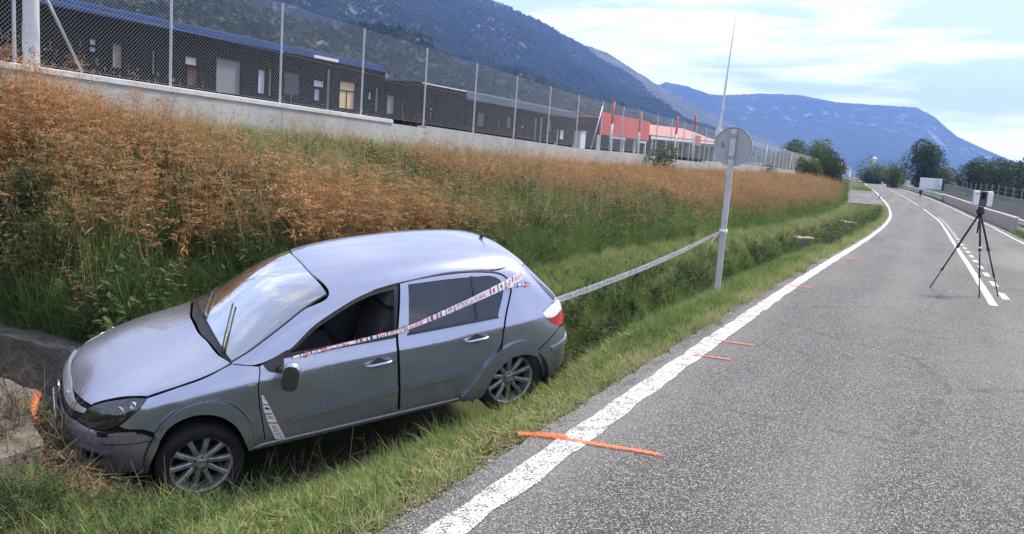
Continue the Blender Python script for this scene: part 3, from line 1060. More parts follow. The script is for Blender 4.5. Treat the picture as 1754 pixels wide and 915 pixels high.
CAP = {6: [(0.53, 0.63, 0.801), (0.55, 0.47, 0.816), (0.57, 0.32, 0.819), (0.58, 0.16, 0.819), (0.585, 0, 0.819)], 7: [(0.27, 0.68, 0.882), (0.31, 0.5, 0.894), (0.34, 0.34, 0.892), (0.355, 0.17, 0.888), (0.36, 0, 0.887)], 8: [(-0.03, 0.7, 0.929), (0.01, 0.52, 0.954), (0.035, 0.34, 0.96), (0.05, 0.17, 0.961), (0.06, 0, 0.962)], 9: [(-0.34, 0.775, 0.956), (-0.285, 0.735, 0.971), (-0.235, 0.45, 1.016), (-0.2, 0.22, 1.028), (-0.185, 0, 1.031)], 10: [(-0.66, 0.745, 1.082), (-0.58, 0.69, 1.149), (-0.515, 0.43, 1.191), (-0.475, 0.21, 1.209), (-0.46, 0, 1.217)], 11: [(-1.0, 0.725, 1.182), (-0.9, 0.635, 1.309), (-0.8, 0.39, 1.361), (-0.75, 0.19, 1.379), (-0.735, 0, 1.386)], 12: [(-1.42, 0.715, 1.212), (-1.28, 0.6, 1.419), (-1.2, 0.37, 1.461), (-1.14, 0.18, 1.471), (-1.12, 0, 1.474)], 13: [(-1.86, 0.715, 1.222), (-1.8, 0.59, 1.429), (-1.75, 0.36, 1.481), (-1.72, 0.18, 1.492), (-1.7, 0, 1.496)], 14: [(-2.24, 0.71, 1.217), (-2.22, 0.58, 1.419), (-2.2, 0.355, 1.473), (-2.2, 0.175, 1.486), (-2.2, 0, 1.49)], 15: [(-2.6, 0.7, 1.202), (-2.6, 0.56, 1.384), (-2.6, 0.34, 1.441), (-2.6, 0.17, 1.454), (-2.6, 0, 1.458)], 16: [(-2.8, 0.685, 1.19), (-2.77, 0.56, 1.35), (-2.81, 0.33, 1.392), (-2.82, 0.165, 1.403), (-2.83, 0, 1.408)], 17: [(-2.96, 0.67, 1.13), (-2.89, 0.55, 1.28), (-2.95, 0.33, 1.312), (-2.94, 0.165, 1.325), (-2.95, 0, 1.33)]}


def cage():
    n=len(PLAN); V=[]; idx={}
    def nrm(k):
        a=PLAN[max(k-1,0)];b=PLAN[min(k+1,n-1)]
        if k==0: return (1,0)
        if k==n-1: return (-1,0)
        tx,ty=b[0]-a[0],b[1]-a[1];l=math.hypot(tx,ty);return (ty/l,-tx/l)
    for k,(x,y) in enumerate(PLAN):
        nx,ny=nrm(k)
        for r in range(7):
            if k<=5: t=k/5; i=INF[r]; z=ZF[r]*(1-t)+ZC[r]*t
            elif k>=18: i=INR[r]; z=ZR[r]
            else:
                i=INS[r]; z=ZS[r] if r<5 else (Z5 if r==5 else Z6)[k]
                if k==17: i=(INS[r]+INR[r])/2; z=(z+ZR[r])/2
            idx[k,r]=len(V); V.append((x-nx*i,y-ny*i,z))
    F=[];crease=[]
    for k in range(n-1):
        for r in range(6): F.append((idx[k,r],idx[k+1,r],idx[k+1,r+1],idx[k,r+1]))
        if 5<=k<=16: crease.append((idx[k,5],idx[k+1,5],.85))
        crease.append((idx[k,1],idx[k+1,1],.3))
    cap={}
    for j in range(6): cap[5,j]=idx[5-j,6]; cap[18,j]=idx[18+j,6]
    for k in range(6,18):
        cap[k,0]=idx[k,6]
        for j,p in enumerate(CAP[k]): cap[k,j+1]=len(V); V.append(p)
    for k in range(5,18):
        for j in range(5): F.append((cap[k,j],cap[k+1,j],cap[k+1,j+1],cap[k,j+1]))
    return V,F,crease


def body_surface(level):
    V, F, cr = cage()
    me = bpy.data.meshes.new('cage')
    me.from_pydata(V, [], [f[::-1] for f in F])
    me.update()
    o = bpy.data.objects.new('cage', me)
    COL.objects.link(o)
    at = me.attributes.new('crease_edge', 'FLOAT', 'EDGE')
    ed = {tuple(sorted(e.vertices)): e.index for e in me.edges}
    for a, b, c in cr:
        at.data[ed[tuple(sorted((a, b)))]].value = c
    mi = o.modifiers.new('m', 'MIRROR')
    mi.use_axis = (False, True, False)
    mi.merge_threshold = 0.0005
    sb = o.modifiers.new('s', 'SUBSURF')
    sb.levels = sb.render_levels = level
    dg = bpy.context.evaluated_depsgraph_get()
    m2 = bpy.data.meshes.new_from_object(o.evaluated_get(dg))
    bpy.data.objects.remove(o)
    bpy.data.meshes.remove(me)
    return m2


SURF = body_surface(4)
SV = np.empty(len(SURF.vertices) * 3)
SURF.vertices.foreach_get('co', SV)
SV = SV.reshape(-1, 3)
SN = np.empty(len(SURF.vertices) * 3)
SURF.vertices.foreach_get('normal', SN)
SN = SN.reshape(-1, 3)
SF = [tuple(p.vertices) for p in SURF.polygons]
SBVH = BVHTree.FromPolygons([tuple(v) for v in SV], SF)
if SN[np.argmax(SV[:, 2])][2] < 0:
    SN = -SN

Z0 = 0.9


def to2(p, mode):
    x, y, z = p
    if mode == 'side':
        return (x, z)
    if mode == 'top':
        return (x, y)
    if mode == 'polar':
        return (x, math.atan2(z - Z0, y) * 0.6)
    cx = {'front': 0.1, 'rear': -2.5}[mode]
    if mode == 'front':
        return (math.atan2(y, x - cx) * 0.8, z)
    return (math.atan2(y, cx - x) * 0.8, z)


def cast(q, mode):
    if mode == 'side':
        o, d = Vector((q[0], 2.5, q[1])), Vector((0, -1, 0))
    elif mode == 'top':
        o, d = Vector((q[0], q[1], 3)), Vector((0, 0, -1))
    elif mode == 'polar':
        a = q[1] / 0.6
        d = Vector((0, math.cos(a), math.sin(a)))
        o = Vector((q[0], 0, Z0)) + d * 3
        d = -d
    else:
        a = q[0] / 0.8
        d = Vector((math.cos(a), math.sin(a), 0))
        c = Vector((0.1, 0, q[1]))
        if mode == 'rear':
            d.x = -d.x
            c.x = -2.5
        o = c + d * 3
        d = -d
    h = SBVH.ray_cast(o, d)
    if h[0] is None:
        return None
    vs = SF[h[2]]
    wts = [1.0 / (1e-6 + (Vector(SV[i]) - h[0]).length_squared) for i in vs]
    n = sum((Vector(SN[i]) * w_ for i, w_ in zip(vs, wts)), Vector())
    n.normalize()
    return h[0], n


def curve2(pts, step):
    """closed loop of (a, b) or (a, b, 'c'); Catmull-Rom between corners"""
    n = len(pts)
    P = [Vector(p[:2]) for p in pts]
    cn = [len(p) > 2 for p in pts]
    out = []
    for i in range(n):
        p1, p2 = P[i], P[(i + 1) % n]
        p0 = p1 * 2 - p2 if cn[i] else P[i - 1]
        p3 = p2 * 2 - p1 if cn[(i + 1) % n] else P[(i + 2) % n]
        L = (p2 - p1).length
        k = max(1, int(L / step))
        both = cn[i] and cn[(i + 1) % n]
        for j in range(k):
            u = j / k
            if both:
                out.append(p1.lerp(p2, u))
                continue
            m1 = (p2 - p0) * 0.5
            m2 = (p3 - p1) * 0.5
            m1 = m1.normalized() * min(m1.length, L) if m1.length > 0 else m1
            m2 = m2.normalized() * min(m2.length, L) if m2.length > 0 else m2
            h = ((2 * u ** 3 - 3 * u ** 2 + 1) * p1 + (u ** 3 - 2 * u ** 2 + u) * m1 + (-2 * u ** 3 + 3 * u ** 2) * p2 + (u ** 3 - u ** 2) * m2)
            out.append(h)
    return out


def inside(p, poly):
    c = False
    x, y = p
    j = len(poly) - 1
    for i in range(len(poly)):
        a, b = poly[i], poly[j]
        if (a[1] > y) != (b[1] > y) and x < (b[0] - a[0]) * (y - a[1]) / (b[1] - a[1]) + a[0]:
            c = not c
        j = i
    return c


DENTS = [(-0.40, 0.62, 0.075, 0.020), (-0.47, 0.63, 0.05, 0.012), (0.16, 0.68, 0.05, 0.014), (0.08, 0.72, 0.03, -0.006), (0.22, 0.60, 0.035, 0.012), (-0.33, 0.70, 0.04, 0.008)]


def dent(p):
    if p.y < 0.5:
        return 0.0
    return sum(-d * math.exp(-(((p.x - a) ** 2 + (p.z - b) ** 2) / (r * r))) for a, b, r, d in DENTS)


def panel(name, loop, mode, mats, parent, holes=(), res=0.04, off=0.0, rim=0.014, mirror=0, gap=0.0, pts3=False, offf=None, sym=False):
    """cut a panel out of the body surface along an outline, mostly traced from image pixels, and turn its edge inwards"""
    if sym:                                        # half outline from centre to centre -> close by mirroring across y
        loop = list(loop) + [((p[0], -p[1], p[2]) + tuple(p[3:])) for p in reversed(loop) if abs(p[1]) > 1e-4]
        pts3 = True
    if pts3:
        loop = [to2(p[:3], mode) + tuple(p[3:]) for p in loop]
        holes = [[to2(p[:3], mode) + tuple(p[3:]) for p in h] for h in holes]
    loops = [curve2(loop, res * 0.6)] + [curve2(h, res * 0.6) for h in holes]
    if gap:
        L = loops[0]
        n = len(L)
        ar = sum(L[i - 1].x * L[i].y - L[i].x * L[i - 1].y for i in range(n))
        s = 1 if ar > 0 else -1
        new = []
        for i in range(n):
            tdir = (L[(i + 1) % n] - L[i - 1])
            if tdir.length < 1e-9:
                new.append(L[i])
                continue
            tdir.normalize()
            new.append(L[i] + Vector((-tdir.y, tdir.x)) * gap * s)
        loops[0] = new
    verts, edges = [], []
    for L in loops:
        b = len(verts)
        verts += L
        edges += [(b + i, b + (i + 1) % len(L)) for i in range(len(L))]
    nb = len(verts)
    xs = [v.x for v in loops[0]]
    ys = [v.y for v in loops[0]]
    row = 0
    y = min(ys)
    while y < max(ys):
        x = min(xs) + (res / 2 if row % 2 else 0)
        while x < max(xs):
            p = Vector((x, y))
            if inside(p, loops[0]) and not any(inside(p, h) for h in loops[1:]):
                if min((p - v).length_squared for v in verts[:nb]) > (res * 0.45) ** 2:
                    verts.append(p)
            x += res
        y += res * 0.87
        row += 1
    ov, oe, of, *_ = mgeo.delaunay_2d_cdt(verts, edges, [], 0, 1e-5)
    tris = []
    for f in of:
        c = sum((ov[i] for i in f), Vector((0, 0))) / len(f)
        if inside(c, loops[0]) and not any(inside(c, h) for h in loops[1:]):
            tris.append(f)
    V3, N3 = [], []
    for q in ov:
        h = cast(q, mode)
        if h is None:
            best = SBVH.find_nearest(Vector((q[0], 0.6 if mode == 'side' else 0, q[1])))
            h = (best[0], best[1])
        p, n = h
        o_ = off + (offf(p) if offf else 0.0) + dent(p)
        V3.append(p + n * o_)
        N3.append(n)
    # orient
    tri2 = []
    for f in tris:
        a, b, c = (V3[i] for i in f[:3])
        if (b - a).cross(c - a).dot(N3[f[0]]) < 0:
            f = f[::-1]
        tri2.append(tuple(f))
    cnt = {}
    for f in tri2:
        for i in range(len(f)):
            e = (f[i], f[(i + 1) % len(f)])
            cnt[e] = cnt.get(e, 0) + 1
    be = [e for e in cnt if (e[1], e[0]) not in cnt]
    base = len(V3)
    allv, alln, faces = list(V3), list(N3), list(tri2)
    top, bot = {}, {}
    for e in be:
        for i in e:
            if i not in top:
                top[i] = len(allv)
                allv.append(V3[i])
                alln.append(N3[i])
                bot[i] = len(allv)
                allv.append(V3[i] - N3[i] * (rim if not callable(rim) else rim(V3[i])))
                alln.append(N3[i])
    for a, b in be:
        faces.append((top[b], top[a], bot[a], bot[b]))
    if mirror:
        allv = [Vector((v.x, -v.y, v.z)) for v in allv]
        alln = [Vector((v.x, -v.y, v.z)) for v in alln]
        faces = [f[::-1] for f in faces]
    me = bpy.data.meshes.new(name)
    me.from_pydata([tuple(v) for v in allv], [], faces)
    me.materials.append(mats)
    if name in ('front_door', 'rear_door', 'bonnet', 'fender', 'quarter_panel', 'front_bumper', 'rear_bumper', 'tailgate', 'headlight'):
        me.materials.append(DARK)                  # turned edges painted dark to deepen the shade in the shut lines
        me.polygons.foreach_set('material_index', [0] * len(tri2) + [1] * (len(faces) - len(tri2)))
    me.polygons.foreach_set('use_smooth', [True] * len(me.polygons))
    me.update()
    if not any(abs(d[2]) > 0 and False for d in DENTS) and name not in ('fender', 'wheel_arch_trim'):
        nn = [tuple(n) for n in alln]
        # rim vertices look sideways so that the turned edge shades as an edge
        me.normals_split_custom_set_from_vertices(nn)
    o = bpy.data.objects.new(name, me)
    link(o, parent)
    return o


# ---- materials of the car
def car_paint():
    m = bpy.data.materials.new('silver_blue_paint')
    m.use_nodes = True
    t = NT(m.node_tree)
    o_ = t.add('ShaderNodeOutputMaterial')
    b_ = t.add('ShaderNodeBsdfPrincipled')
    t.t.links.new(b_.outputs[0], o_.inputs['Surface'])
    vec = t.add('ShaderNodeTexCoord').outputs['Object']
    n = t.noise(vec, 2.2, 6.0, 0.65)
    sepz = t.add('ShaderNodeSeparateXYZ')
    t.set(sepz, 0, vec)
    dirt = t.math('MULTIPLY', t.ramp(t.noise(vec, 4.0, 8.0, 0.62), [(0.44, 0.0), (0.80, 0.8)]), t.ramp(sepz.outputs['Z'], [(0.22, 0.75), (0.58, 0.06)]))
    c = t.mix(n, (0.365, 0.385, 0.47), (0.41, 0.43, 0.515))
    c = t.mix(dirt, c, (0.16, 0.135, 0.105))
    t.set(b_, 'Base Color', c)
    t.set(b_, 'Metallic', t.math('SUBTRACT', 0.74, t.math('MULTIPLY', dirt, 0.5)))
    t.set(b_, 'Roughness', t.math('ADD', 0.20, t.math('ADD', t.math('MULTIPLY', t.noise(vec, 5.0, 5.0, 0.7), 0.12), t.math('MULTIPLY', dirt, 0.3))))
    t.set(b_, 'Coat Weight', 1.0)
    t.set(b_, 'Coat Roughness', 0.06)
    t.set(b_, 'Normal', t.bump(t.noise(vec, 3.0, 3.0), 0.03, 0.01))
    return m


def glass_mat(name, tint, refl=1.0, dirt=0.0):  # dirt: grimy film; on the windscreen it also paints white glare
    m = bpy.data.materials.new(name)
    m.use_nodes = True
    t = NT(m.node_tree)
    o_ = t.add('ShaderNodeOutputMaterial')
    tr = t.add('ShaderNodeBsdfTransparent')
    t.set(tr, 'Color', tint)
    gl = t.add('ShaderNodeBsdfGlossy')
    t.set(gl, 'Roughness', 0.02)
    vec = t.add('ShaderNodeTexCoord').outputs['Object']
    t.set(gl, 'Normal', t.bump(t.noise(vec, 5.0, 2.0), 0.05, 0.02))
    fr = t.add('ShaderNodeFresnel')
    t.set(fr, 'IOR', 1.55)
    mx = t.add('ShaderNodeMixShader')
    t.t.links.new(t.math('MULTIPLY', fr.outputs[0], refl, True), mx.inputs[0])
    t.t.links.new(tr.outputs[0], mx.inputs[1])
    t.t.links.new(gl.outputs[0], mx.inputs[2])
    last = mx
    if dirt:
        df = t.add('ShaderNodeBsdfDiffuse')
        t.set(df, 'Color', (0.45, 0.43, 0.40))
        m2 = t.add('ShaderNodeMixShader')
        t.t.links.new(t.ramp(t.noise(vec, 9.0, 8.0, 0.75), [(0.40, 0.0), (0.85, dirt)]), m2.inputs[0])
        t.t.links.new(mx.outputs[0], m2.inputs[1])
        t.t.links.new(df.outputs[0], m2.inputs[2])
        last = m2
    t.t.links.new(last.outputs[0], o_.inputs['Surface'])
    return m


PAINT = car_paint()
BLACK = M('black_plastic', (0.012, 0.012, 0.013), 0.45, var=(0.03, 0.028, 0.026), vscale=9.0)
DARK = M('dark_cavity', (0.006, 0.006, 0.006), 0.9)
RUBBER = M('tyre_rubber', (0.009, 0.009, 0.009), 0.85, var=(0.022, 0.019, 0.016), vscale=6.0, bump=0.3, bscale=60.0, bdist=0.004)
ALLOY = M('dirty_alloy', (0.58, 0.565, 0.55), 0.45, 0.6, var=(0.20, 0.175, 0.15), vscale=9.0)
ALLOY_D = M('brake_dusted_metal', (0.012, 0.011, 0.010), 0.85, 0.2)
CHROME = M('chrome', (0.82, 0.83, 0.85), 0.12, 1.0)
SILL_HL = M('sill_highlight_pale', (0.72, 0.72, 0.74), 0.4, 0.2)  # pale colour for the painted highlight on the sill edge
SILVER = M('satin_silver', (0.62, 0.63, 0.66), 0.32, 0.7)
BOWL = M('lamp_reflector', (0.86, 0.86, 0.88), 0.22, 0.55)
WINDOW = glass_mat('tinted_window_glass', (0.34, 0.40, 0.38), 2.2, 0.06)
SCREEN = glass_mat('windscreen_glass', (0.42, 0.46, 0.45), 10.0, 0.25)  # diffuse film also colours in the milky streaks of sky glare
LENS = glass_mat('clear_lens', (0.88, 0.9, 0.9), 2.6, 0.12)
RED = M('red_lens', (0.42, 0.012, 0.012), 0.15, coat=1.0)
WHITE_LENS = M('frosted_lens', (0.72, 0.72, 0.74), 0.15, coat=1.0)
SEAT = M('seat_fabric', (0.035, 0.036, 0.04), 0.9, var=(0.06, 0.06, 0.065), vscale=20)
SEAT_L = M('grey_seat_fabric', (0.16, 0.18, 0.18), 0.9)
PLATE_W = M('number_plate_white', (0.75, 0.75, 0.72), 0.4)

car = thing('hatchback_car', 'silver blue five-door hatchback nosed down into the roadside ditch', 'car')
car.matrix_world = Matrix(((-0.5492357665, 0.8344758900, 0.0446101081, -3.4958), (-0.8256691134, -0.5336576639, -0.1829754434, 4.6551), (-0.1288820699, -0.1373298464, 0.9821048443, -0.8691), (0, 0, 0, 1)))
G = 0.0042

# ---- front end
hood = panel('bonnet', [(0.775, 0, .73), (0.745, 0.25, .74), (0.70, 0.45, .76), (0.655, 0.573, .77, 'c'), (0.597, 0.588, .787), (0.487, 0.637, .816), (0.378, 0.706, .833), (0.298, 0.751, .83, 'c'), (0.113, 0.765, .868), (-0.09, 0.763, .906), (-0.285, 0.737, .965, 'c'), (-0.222, 0.60, .99), (-0.185, 0.376, 1.02), (-0.154, 0.197, 1.02), (-0.15, 0, 1.02)], 'top', PAINT, car, sym=True, gap=G)
cowl = panel('windscreen_cowl', [(-0.165, 0, 1), (-0.165, 0.197, 1), (-0.197, 0.376, 1), (-0.236, 0.60, .99), (-0.284, 0.722, .966, 'c'), (-0.300, 0.70, .97), (-0.283, 0.612, 1), (-0.262, 0.373, 1.03), (-0.252, 0.127, 1.05), (-0.25, 0, 1.05)], 'top', BLACK, car, sym=True, off=-0.012)
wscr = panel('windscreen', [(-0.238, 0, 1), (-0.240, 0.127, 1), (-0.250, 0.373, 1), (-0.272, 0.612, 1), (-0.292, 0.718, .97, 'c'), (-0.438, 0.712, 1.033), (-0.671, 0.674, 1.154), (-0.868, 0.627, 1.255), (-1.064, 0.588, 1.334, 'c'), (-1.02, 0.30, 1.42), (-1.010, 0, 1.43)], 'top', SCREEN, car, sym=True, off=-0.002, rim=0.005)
# black band printed round the glass
band = panel('screen_band', [(-0.232, 0, 1), (-0.234, 0.127, 1), (-0.244, 0.373, 1), (-0.268, 0.622, 1), (-0.287, 0.732, .97, 'c'), (-0.438, 0.724, 1.033), (-0.671, 0.686, 1.154), (-0.868, 0.639, 1.255), (-1.070, 0.600, 1.334, 'c'), (-1.026, 0.30, 1.42), (-1.016, 0, 1.43)], 'top', BLACK, wscr, sym=True, off=-0.006, rim=0.004,
             holes=[[(-0.275, 0.0, 1), (-0.277, 0.2, 1), (-0.292, 0.45, 1), (-0.325, 0.668, 1, 'c'), (-0.671, 0.630, 1.154), (-0.868, 0.588, 1.255), (-1.030, 0.555, 1.33, 'c'), (-0.985, 0.30, 1.42), (-0.975, 0, 1.43), (-0.985, -0.30, 1.42), (-1.030, -0.555, 1.33, 'c'), (-0.868, -0.588, 1.255), (-0.671, -0.630, 1.154), (-0.325, -0.668, 1, 'c'), (-0.292, -0.45, 1), (-0.277, -0.2, 1)]])
roof = panel('roof', [(-1.024, 0, 1.43), (-1.034, 0.30, 1.42), (-1.082, 0.602, 1.334), (-0.868, 0.646, 1.255), (-0.671, 0.693, 1.154), (-0.438, 0.731, 1.033), (-0.288, 0.742, .966, 'c'), (-0.42, 0.795, .940), (-0.50, 0.79, .943, 'c'), (-0.60, 0.785, .968), (-0.726, 0.776, 1.012), (-0.926, 0.73, 1.147), (-1.226, 0.679, 1.272), (-1.43, 0.651, 1.326), (-1.65, 0.635, 1.348), (-2.064, 0.605, 1.367), (-2.40, 0.60, 1.345), (-2.555, 0.595, 1.325), (-2.70, 0.575, 1.325), (-2.85, 0.53, 1.315, 'c'), (-2.93, 0.48, 1.300), (-3.005, 0.33, 1.305), (-3.02, 0, 1.32)], 'polar', PAINT, car, sym=True, gap=0.002, rim=0.02)
antenna = MB().tube([(-2.72, 0, 1.432), (-2.74, 0, 1.452), (-2.755, 0, 1.46)], [0.022, 0.016, 0.008], 10).tube([(-2.752, 0, 1.455), (-2.86, 0, 1.60)], [0.005, 0.003], 6).build('antenna', BLACK, car, smooth=True)

bumper = panel('front_bumper', [(0.86, 0, .628, 'c'), (0.835, 0.25, .632), (0.756, 0.533, .650), (0.71, 0.611, .636), (0.66, 0.668, .622), (0.591, 0.722, .612), (0.515, 0.757, .600), (0.40, 0.79, .588), (0.352, 0.807, .574, 'c'), (0.292, 0.819, .534), (0.258, 0.826, .502, 'c'), (0.285, 0.815, .43), (0.335, 0.79, .33), (0.36, 0.77, .232, 'c'), (0.60, 0.68, .232), (0.74, 0.50, .232), (0.82, 0.25, .232), (0.84, 0, .232, 'c')], 'front', PAINT, car, sym=True, gap=0.002, rim=0.03,
               holes=[[(0.85, -0.40, .43, 'c'), (0.88, 0, .44), (0.85, 0.40, .43, 'c'), (0.80, 0.47, .33), (0.85, 0.30, .275, 'c'), (0.88, 0, .27), (0.85, -0.30, .275, 'c'), (0.80, -0.47, .33)],
                      [(0.784, 0.555, .475, 'c'), (0.648, 0.698, .44, 'c'), (0.60, 0.712, .405, 'c'), (0.66, 0.676, .36, 'c'), (0.74, 0.60, .40)],
                      [(0.784, -0.555, .475, 'c'), (0.74, -0.60, .40), (0.66, -0.676, .36, 'c'), (0.60, -0.712, .405, 'c'), (0.648, -0.698, .44, 'c')]])
for s in (1, -1):
    # bright lip under the lamp, broken open where the bumper has come off its clips
    panel('bumper_lip', [(0.79, 0.50 * s, .640), (0.70, 0.625 * s, .618), (0.64, 0.69 * s, .604, 'c'), (0.64, 0.69 * s, .585, 'c'), (0.70, 0.625 * s, .596), (0.79, 0.50 * s, .618)], 'front', PAINT, bumper, pts3=True, off=0.012, rim=0.02, res=0.025)
    panel('bumper_lip', [(0.575, 0.735 * s, .600, 'c'), (0.50, 0.765 * s, .602), (0.40, 0.79 * s, .596, 'c'), (0.40, 0.79 * s, .586), (0.50, 0.765 * s, .588), (0.575, 0.735 * s, .584, 'c')], 'front', PAINT, bumper, pts3=True, off=0.010, rim=0.02, res=0.025)
    panel('bumper_tear', [(0.655, 0.675 * s, .612, 'c'), (0.56, 0.745 * s, .606, 'c'), (0.565, 0.74 * s, .580), (0.61, 0.71 * s, .572), (0.65, 0.68 * s, .584)], 'front', DARK, bumper, pts3=True, off=0.003, rim=0.004, res=0.02)
    panel('bumper_ledge', [(0.80, 0.53 * s, .500), (0.68, 0.665 * s, .476), (0.57, 0.735 * s, .446, 'c'), (0.575, 0.735 * s, .430, 'c'), (0.68, 0.665 * s, .460), (0.80, 0.53 * s, .484)], 'front', PAINT, bumper, pts3=True, off=0.014, rim=0.02, res=0.025)
    panel('bumper_seam', [(0.62, 0.71 * s, .520), (0.46, 0.775 * s, .512), (0.31, 0.805 * s, .520, 'c'), (0.31, 0.805 * s, .514, 'c'), (0.46, 0.775 * s, .505), (0.62, 0.71 * s, .513)], 'front', BLACK, bumper, pts3=True, off=0.002, rim=0.004, res=0.02)
    panel('arch_lip', [(0.292, .540, 'c'), (0.330, .47), (0.375, .36), (0.405, .25, 'c'), (0.362, .24, 'c'), (0.332, .34), (0.292, .43), (0.262, .495, 'c')], 'side', PAINT, bumper, mirror=(0 if s > 0 else 1), off=0.016, rim=0.03, res=0.025)
panel('lower_spoiler', [(0.84, 0, .275), (0.82, 0.25, .275), (0.74, 0.50, .27), (0.60, 0.68, .265), (0.375, 0.77, .262, 'c'), (0.375, 0.77, .225, 'c'), (0.60, 0.68, .225), (0.74, 0.50, .225), (0.82, 0.25, .225), (0.84, 0, .225)], 'front', BLACK, bumper, sym=True, off=0.004, rim=0.08)
panel('fog_lamp_pocket', [(0.80, 0.535, .485, 'c'), (0.62, 0.72, .45, 'c'), (0.58, 0.73, .40, 'c'), (0.65, 0.68, .35, 'c'), (0.75, 0.60, .39)], 'front', BLACK, bumper, pts3=True, off=-0.03, rim=0.005)
panel('lower_grille', [(0.85, -0.46, .45, 'c'), (0.88, 0, .46), (0.85, 0.46, .45, 'c'), (0.80, 0.53, .32), (0.85, 0.30, .26, 'c'), (0.88, 0, .255), (0.85, -0.30, .26, 'c'), (0.80, -0.53, .32)], 'front', DARK, bumper, pts3=True, off=-0.05, rim=0.004)
for zz_ in (0.31, 0.35, 0.39):
    panel('slat', [(0.88, 0, zz_ + .012), (0.80, 0.45, zz_ + .012, 'c'), (0.80, 0.45, zz_, 'c'), (0.88, 0, zz_)], 'front', BLACK, bumper, sym=True, off=-0.02, rim=0.02)
grille = panel('grille', [(0.80, 0, .735), (0.75, 0.30, .742), (0.68, 0.56, .75, 'c'), (0.755, 0.535, .662, 'c'), (0.835, 0.25, .640), (0.86, 0, .636)], 'front', DARK, car, sym=True, off=-0.03, rim=0.004)
panel('grille_bar', [(0.80, 0, .724), (0.75, 0.30, .731), (0.68, 0.53, .742, 'c'), (0.70, 0.55, .712, 'c'), (0.80, 0.25, .690), (0.83, 0, .684)], 'front', SILVER, grille, sym=True, off=0.010, rim=0.03, res=0.03)
for zz_ in (0.668, 0.650):
    panel('slat', [(0.83, 0, zz_ + .010), (0.76, 0.30, zz_ + .016), (0.72, 0.52, zz_ + .026, 'c'), (0.72, 0.52, zz_ + .014, 'c'), (0.76, 0.30, zz_ + .006), (0.83, 0, zz_)], 'front', BLACK, grille, sym=True, off=-0.004, rim=0.02, res=0.03)
em = MB()
em.lathe([(0.040, 0.0), (0.046, 0.006), (0.052, 0.0), (0.046, -0.006)], 24, 'X', (0.845, 0, 0.70), closed=True)
em.quad((0.847, 0.046, 0.712), (0.850, 0.0, 0.706), (0.850, 0.012, 0.698), (0.847, -0.046, 0.690), (0.852, -0.002, 0.694), (0.852, -0.012, 0.702))
em.build('emblem', CHROME, grille, smooth=False)
plate = MB().box((0.897, 0, 0.525), (0.012, 0.52, 0.11), Matrix.Rotation(math.radians(-8), 3, 'Y')).build('number_plate', PLATE_W, car, bevel=0.003)
MB().box((0.888, 0, 0.525), (0.016, 0.55, 0.135), Matrix.Rotation(math.radians(-8), 3, 'Y')).build('plate_holder', BLACK, plate, bevel=0.004)
MB().box((0.9045, 0.243, 0.525), (0.002, 0.03, 0.104), Matrix.Rotation(math.radians(-8), 3, 'Y')).build('plate_band', M('plate_blue', (0.02, 0.06, 0.35), 0.4), plate)

HL = [(0.300, 0.751, .826, 'c'), (0.323, 0.764, .802), (0.416, 0.779, .722), (0.515, 0.756, .658), (0.591, 0.722, .628), (0.66, 0.668, .628), (0.71, 0.611, .643), (0.752, 0.540, .660, 'c'), (0.677, 0.574, .748, 'c'), (0.598, 0.590, .782), (0.487, 0.638, .811), (0.378, 0.708, .829)]
HOUSING = M('headlight_housing', (0.07, 0.07, 0.075), 0.3, 0.5)
for s in (0, 1):
    hl = panel('headlight', HL, 'front', HOUSING, car, pts3=True, off=-0.055, rim=-0.03, mirror=s, res=0.03)
    panel('lens', HL, 'front', LENS, hl, pts3=True, off=-0.003, rim=0.012, mirror=s, gap=0.002, res=0.03)
    sg = -1 if s else 1
    for (rx, ry, rz, rr) in ((0.545, 0.665, 0.715, 0.052), (0.475, 0.715, 0.735, 0.050), (0.385, 0.735, 0.785, 0.026)):
        pr = [(0.3 * rr, -0.03), (0.75 * rr, -0.012), (rr, 0.022), (rr * 1.05, 0.022)]
        mm = MB().lathe(pr, 20, 'X')
        mm.lathe([(0.001, -0.004), (0.25 * rr, -0.008), (0.3 * rr, -0.03)], 12, 'X')
        rm = Matrix.Rotation(math.radians(42 * sg), 3, 'Z')
        mm.v = [tuple(rm @ Vector(v) + Vector((rx, ry * sg, rz))) for v in mm.v]
        mm.build('reflector', BOWL, hl, smooth=True)

FEND = [(0.300, .828, 'c'), (0.113, .8665), (-0.09, .904), (-0.288, .962, 'c'), (-0.42, .938), (-0.474, .925, 'c'), (-0.471, .889), (-0.443, .80), (-0.443, .617), (-0.455, .45), (-0.462, .322, 'c'), (-0.374, .30, 'c'), (-0.373, .382), (-0.349, .542), (-0.256, .682), (-0.141, .742), (-0.003, .755), (0.137, .716), (0.242, .632), (0.285, .575, 'c'), (0.355, .612, 'c'), (0.46, .628), (0.505, .655, 'c'), (0.416, .728), (0.323, .806)]
ARCH_F = [(0.287, .571, 'c'), (0.242, .632), (0.137, .716), (-0.003, .755), (-0.141, .742), (-0.256, .682), (-0.349, .542), (-0.373, .382), (-0.376, .285, 'c'), (-0.335, .285, 'c'), (-0.315, .372), (-0.263, .513), (-0.169, .617), (-0.053, .664), (0.065, .664), (0.187, .607), (0.270, .500, 'c')]
ARCH_R = [(-2.10, .318, 'c'), (-2.165, .37), (-2.281, .507), (-2.352, .602), (-2.496, .695), (-2.676, .733), (-2.834, .685), (-2.872, .590, 'c'), (-2.862, .535, 'c'), (-2.738, .593), (-2.585, .595), (-2.441, .499), (-2.363, .372), (-2.31, .27, 'c'), (-2.12, .27, 'c')]
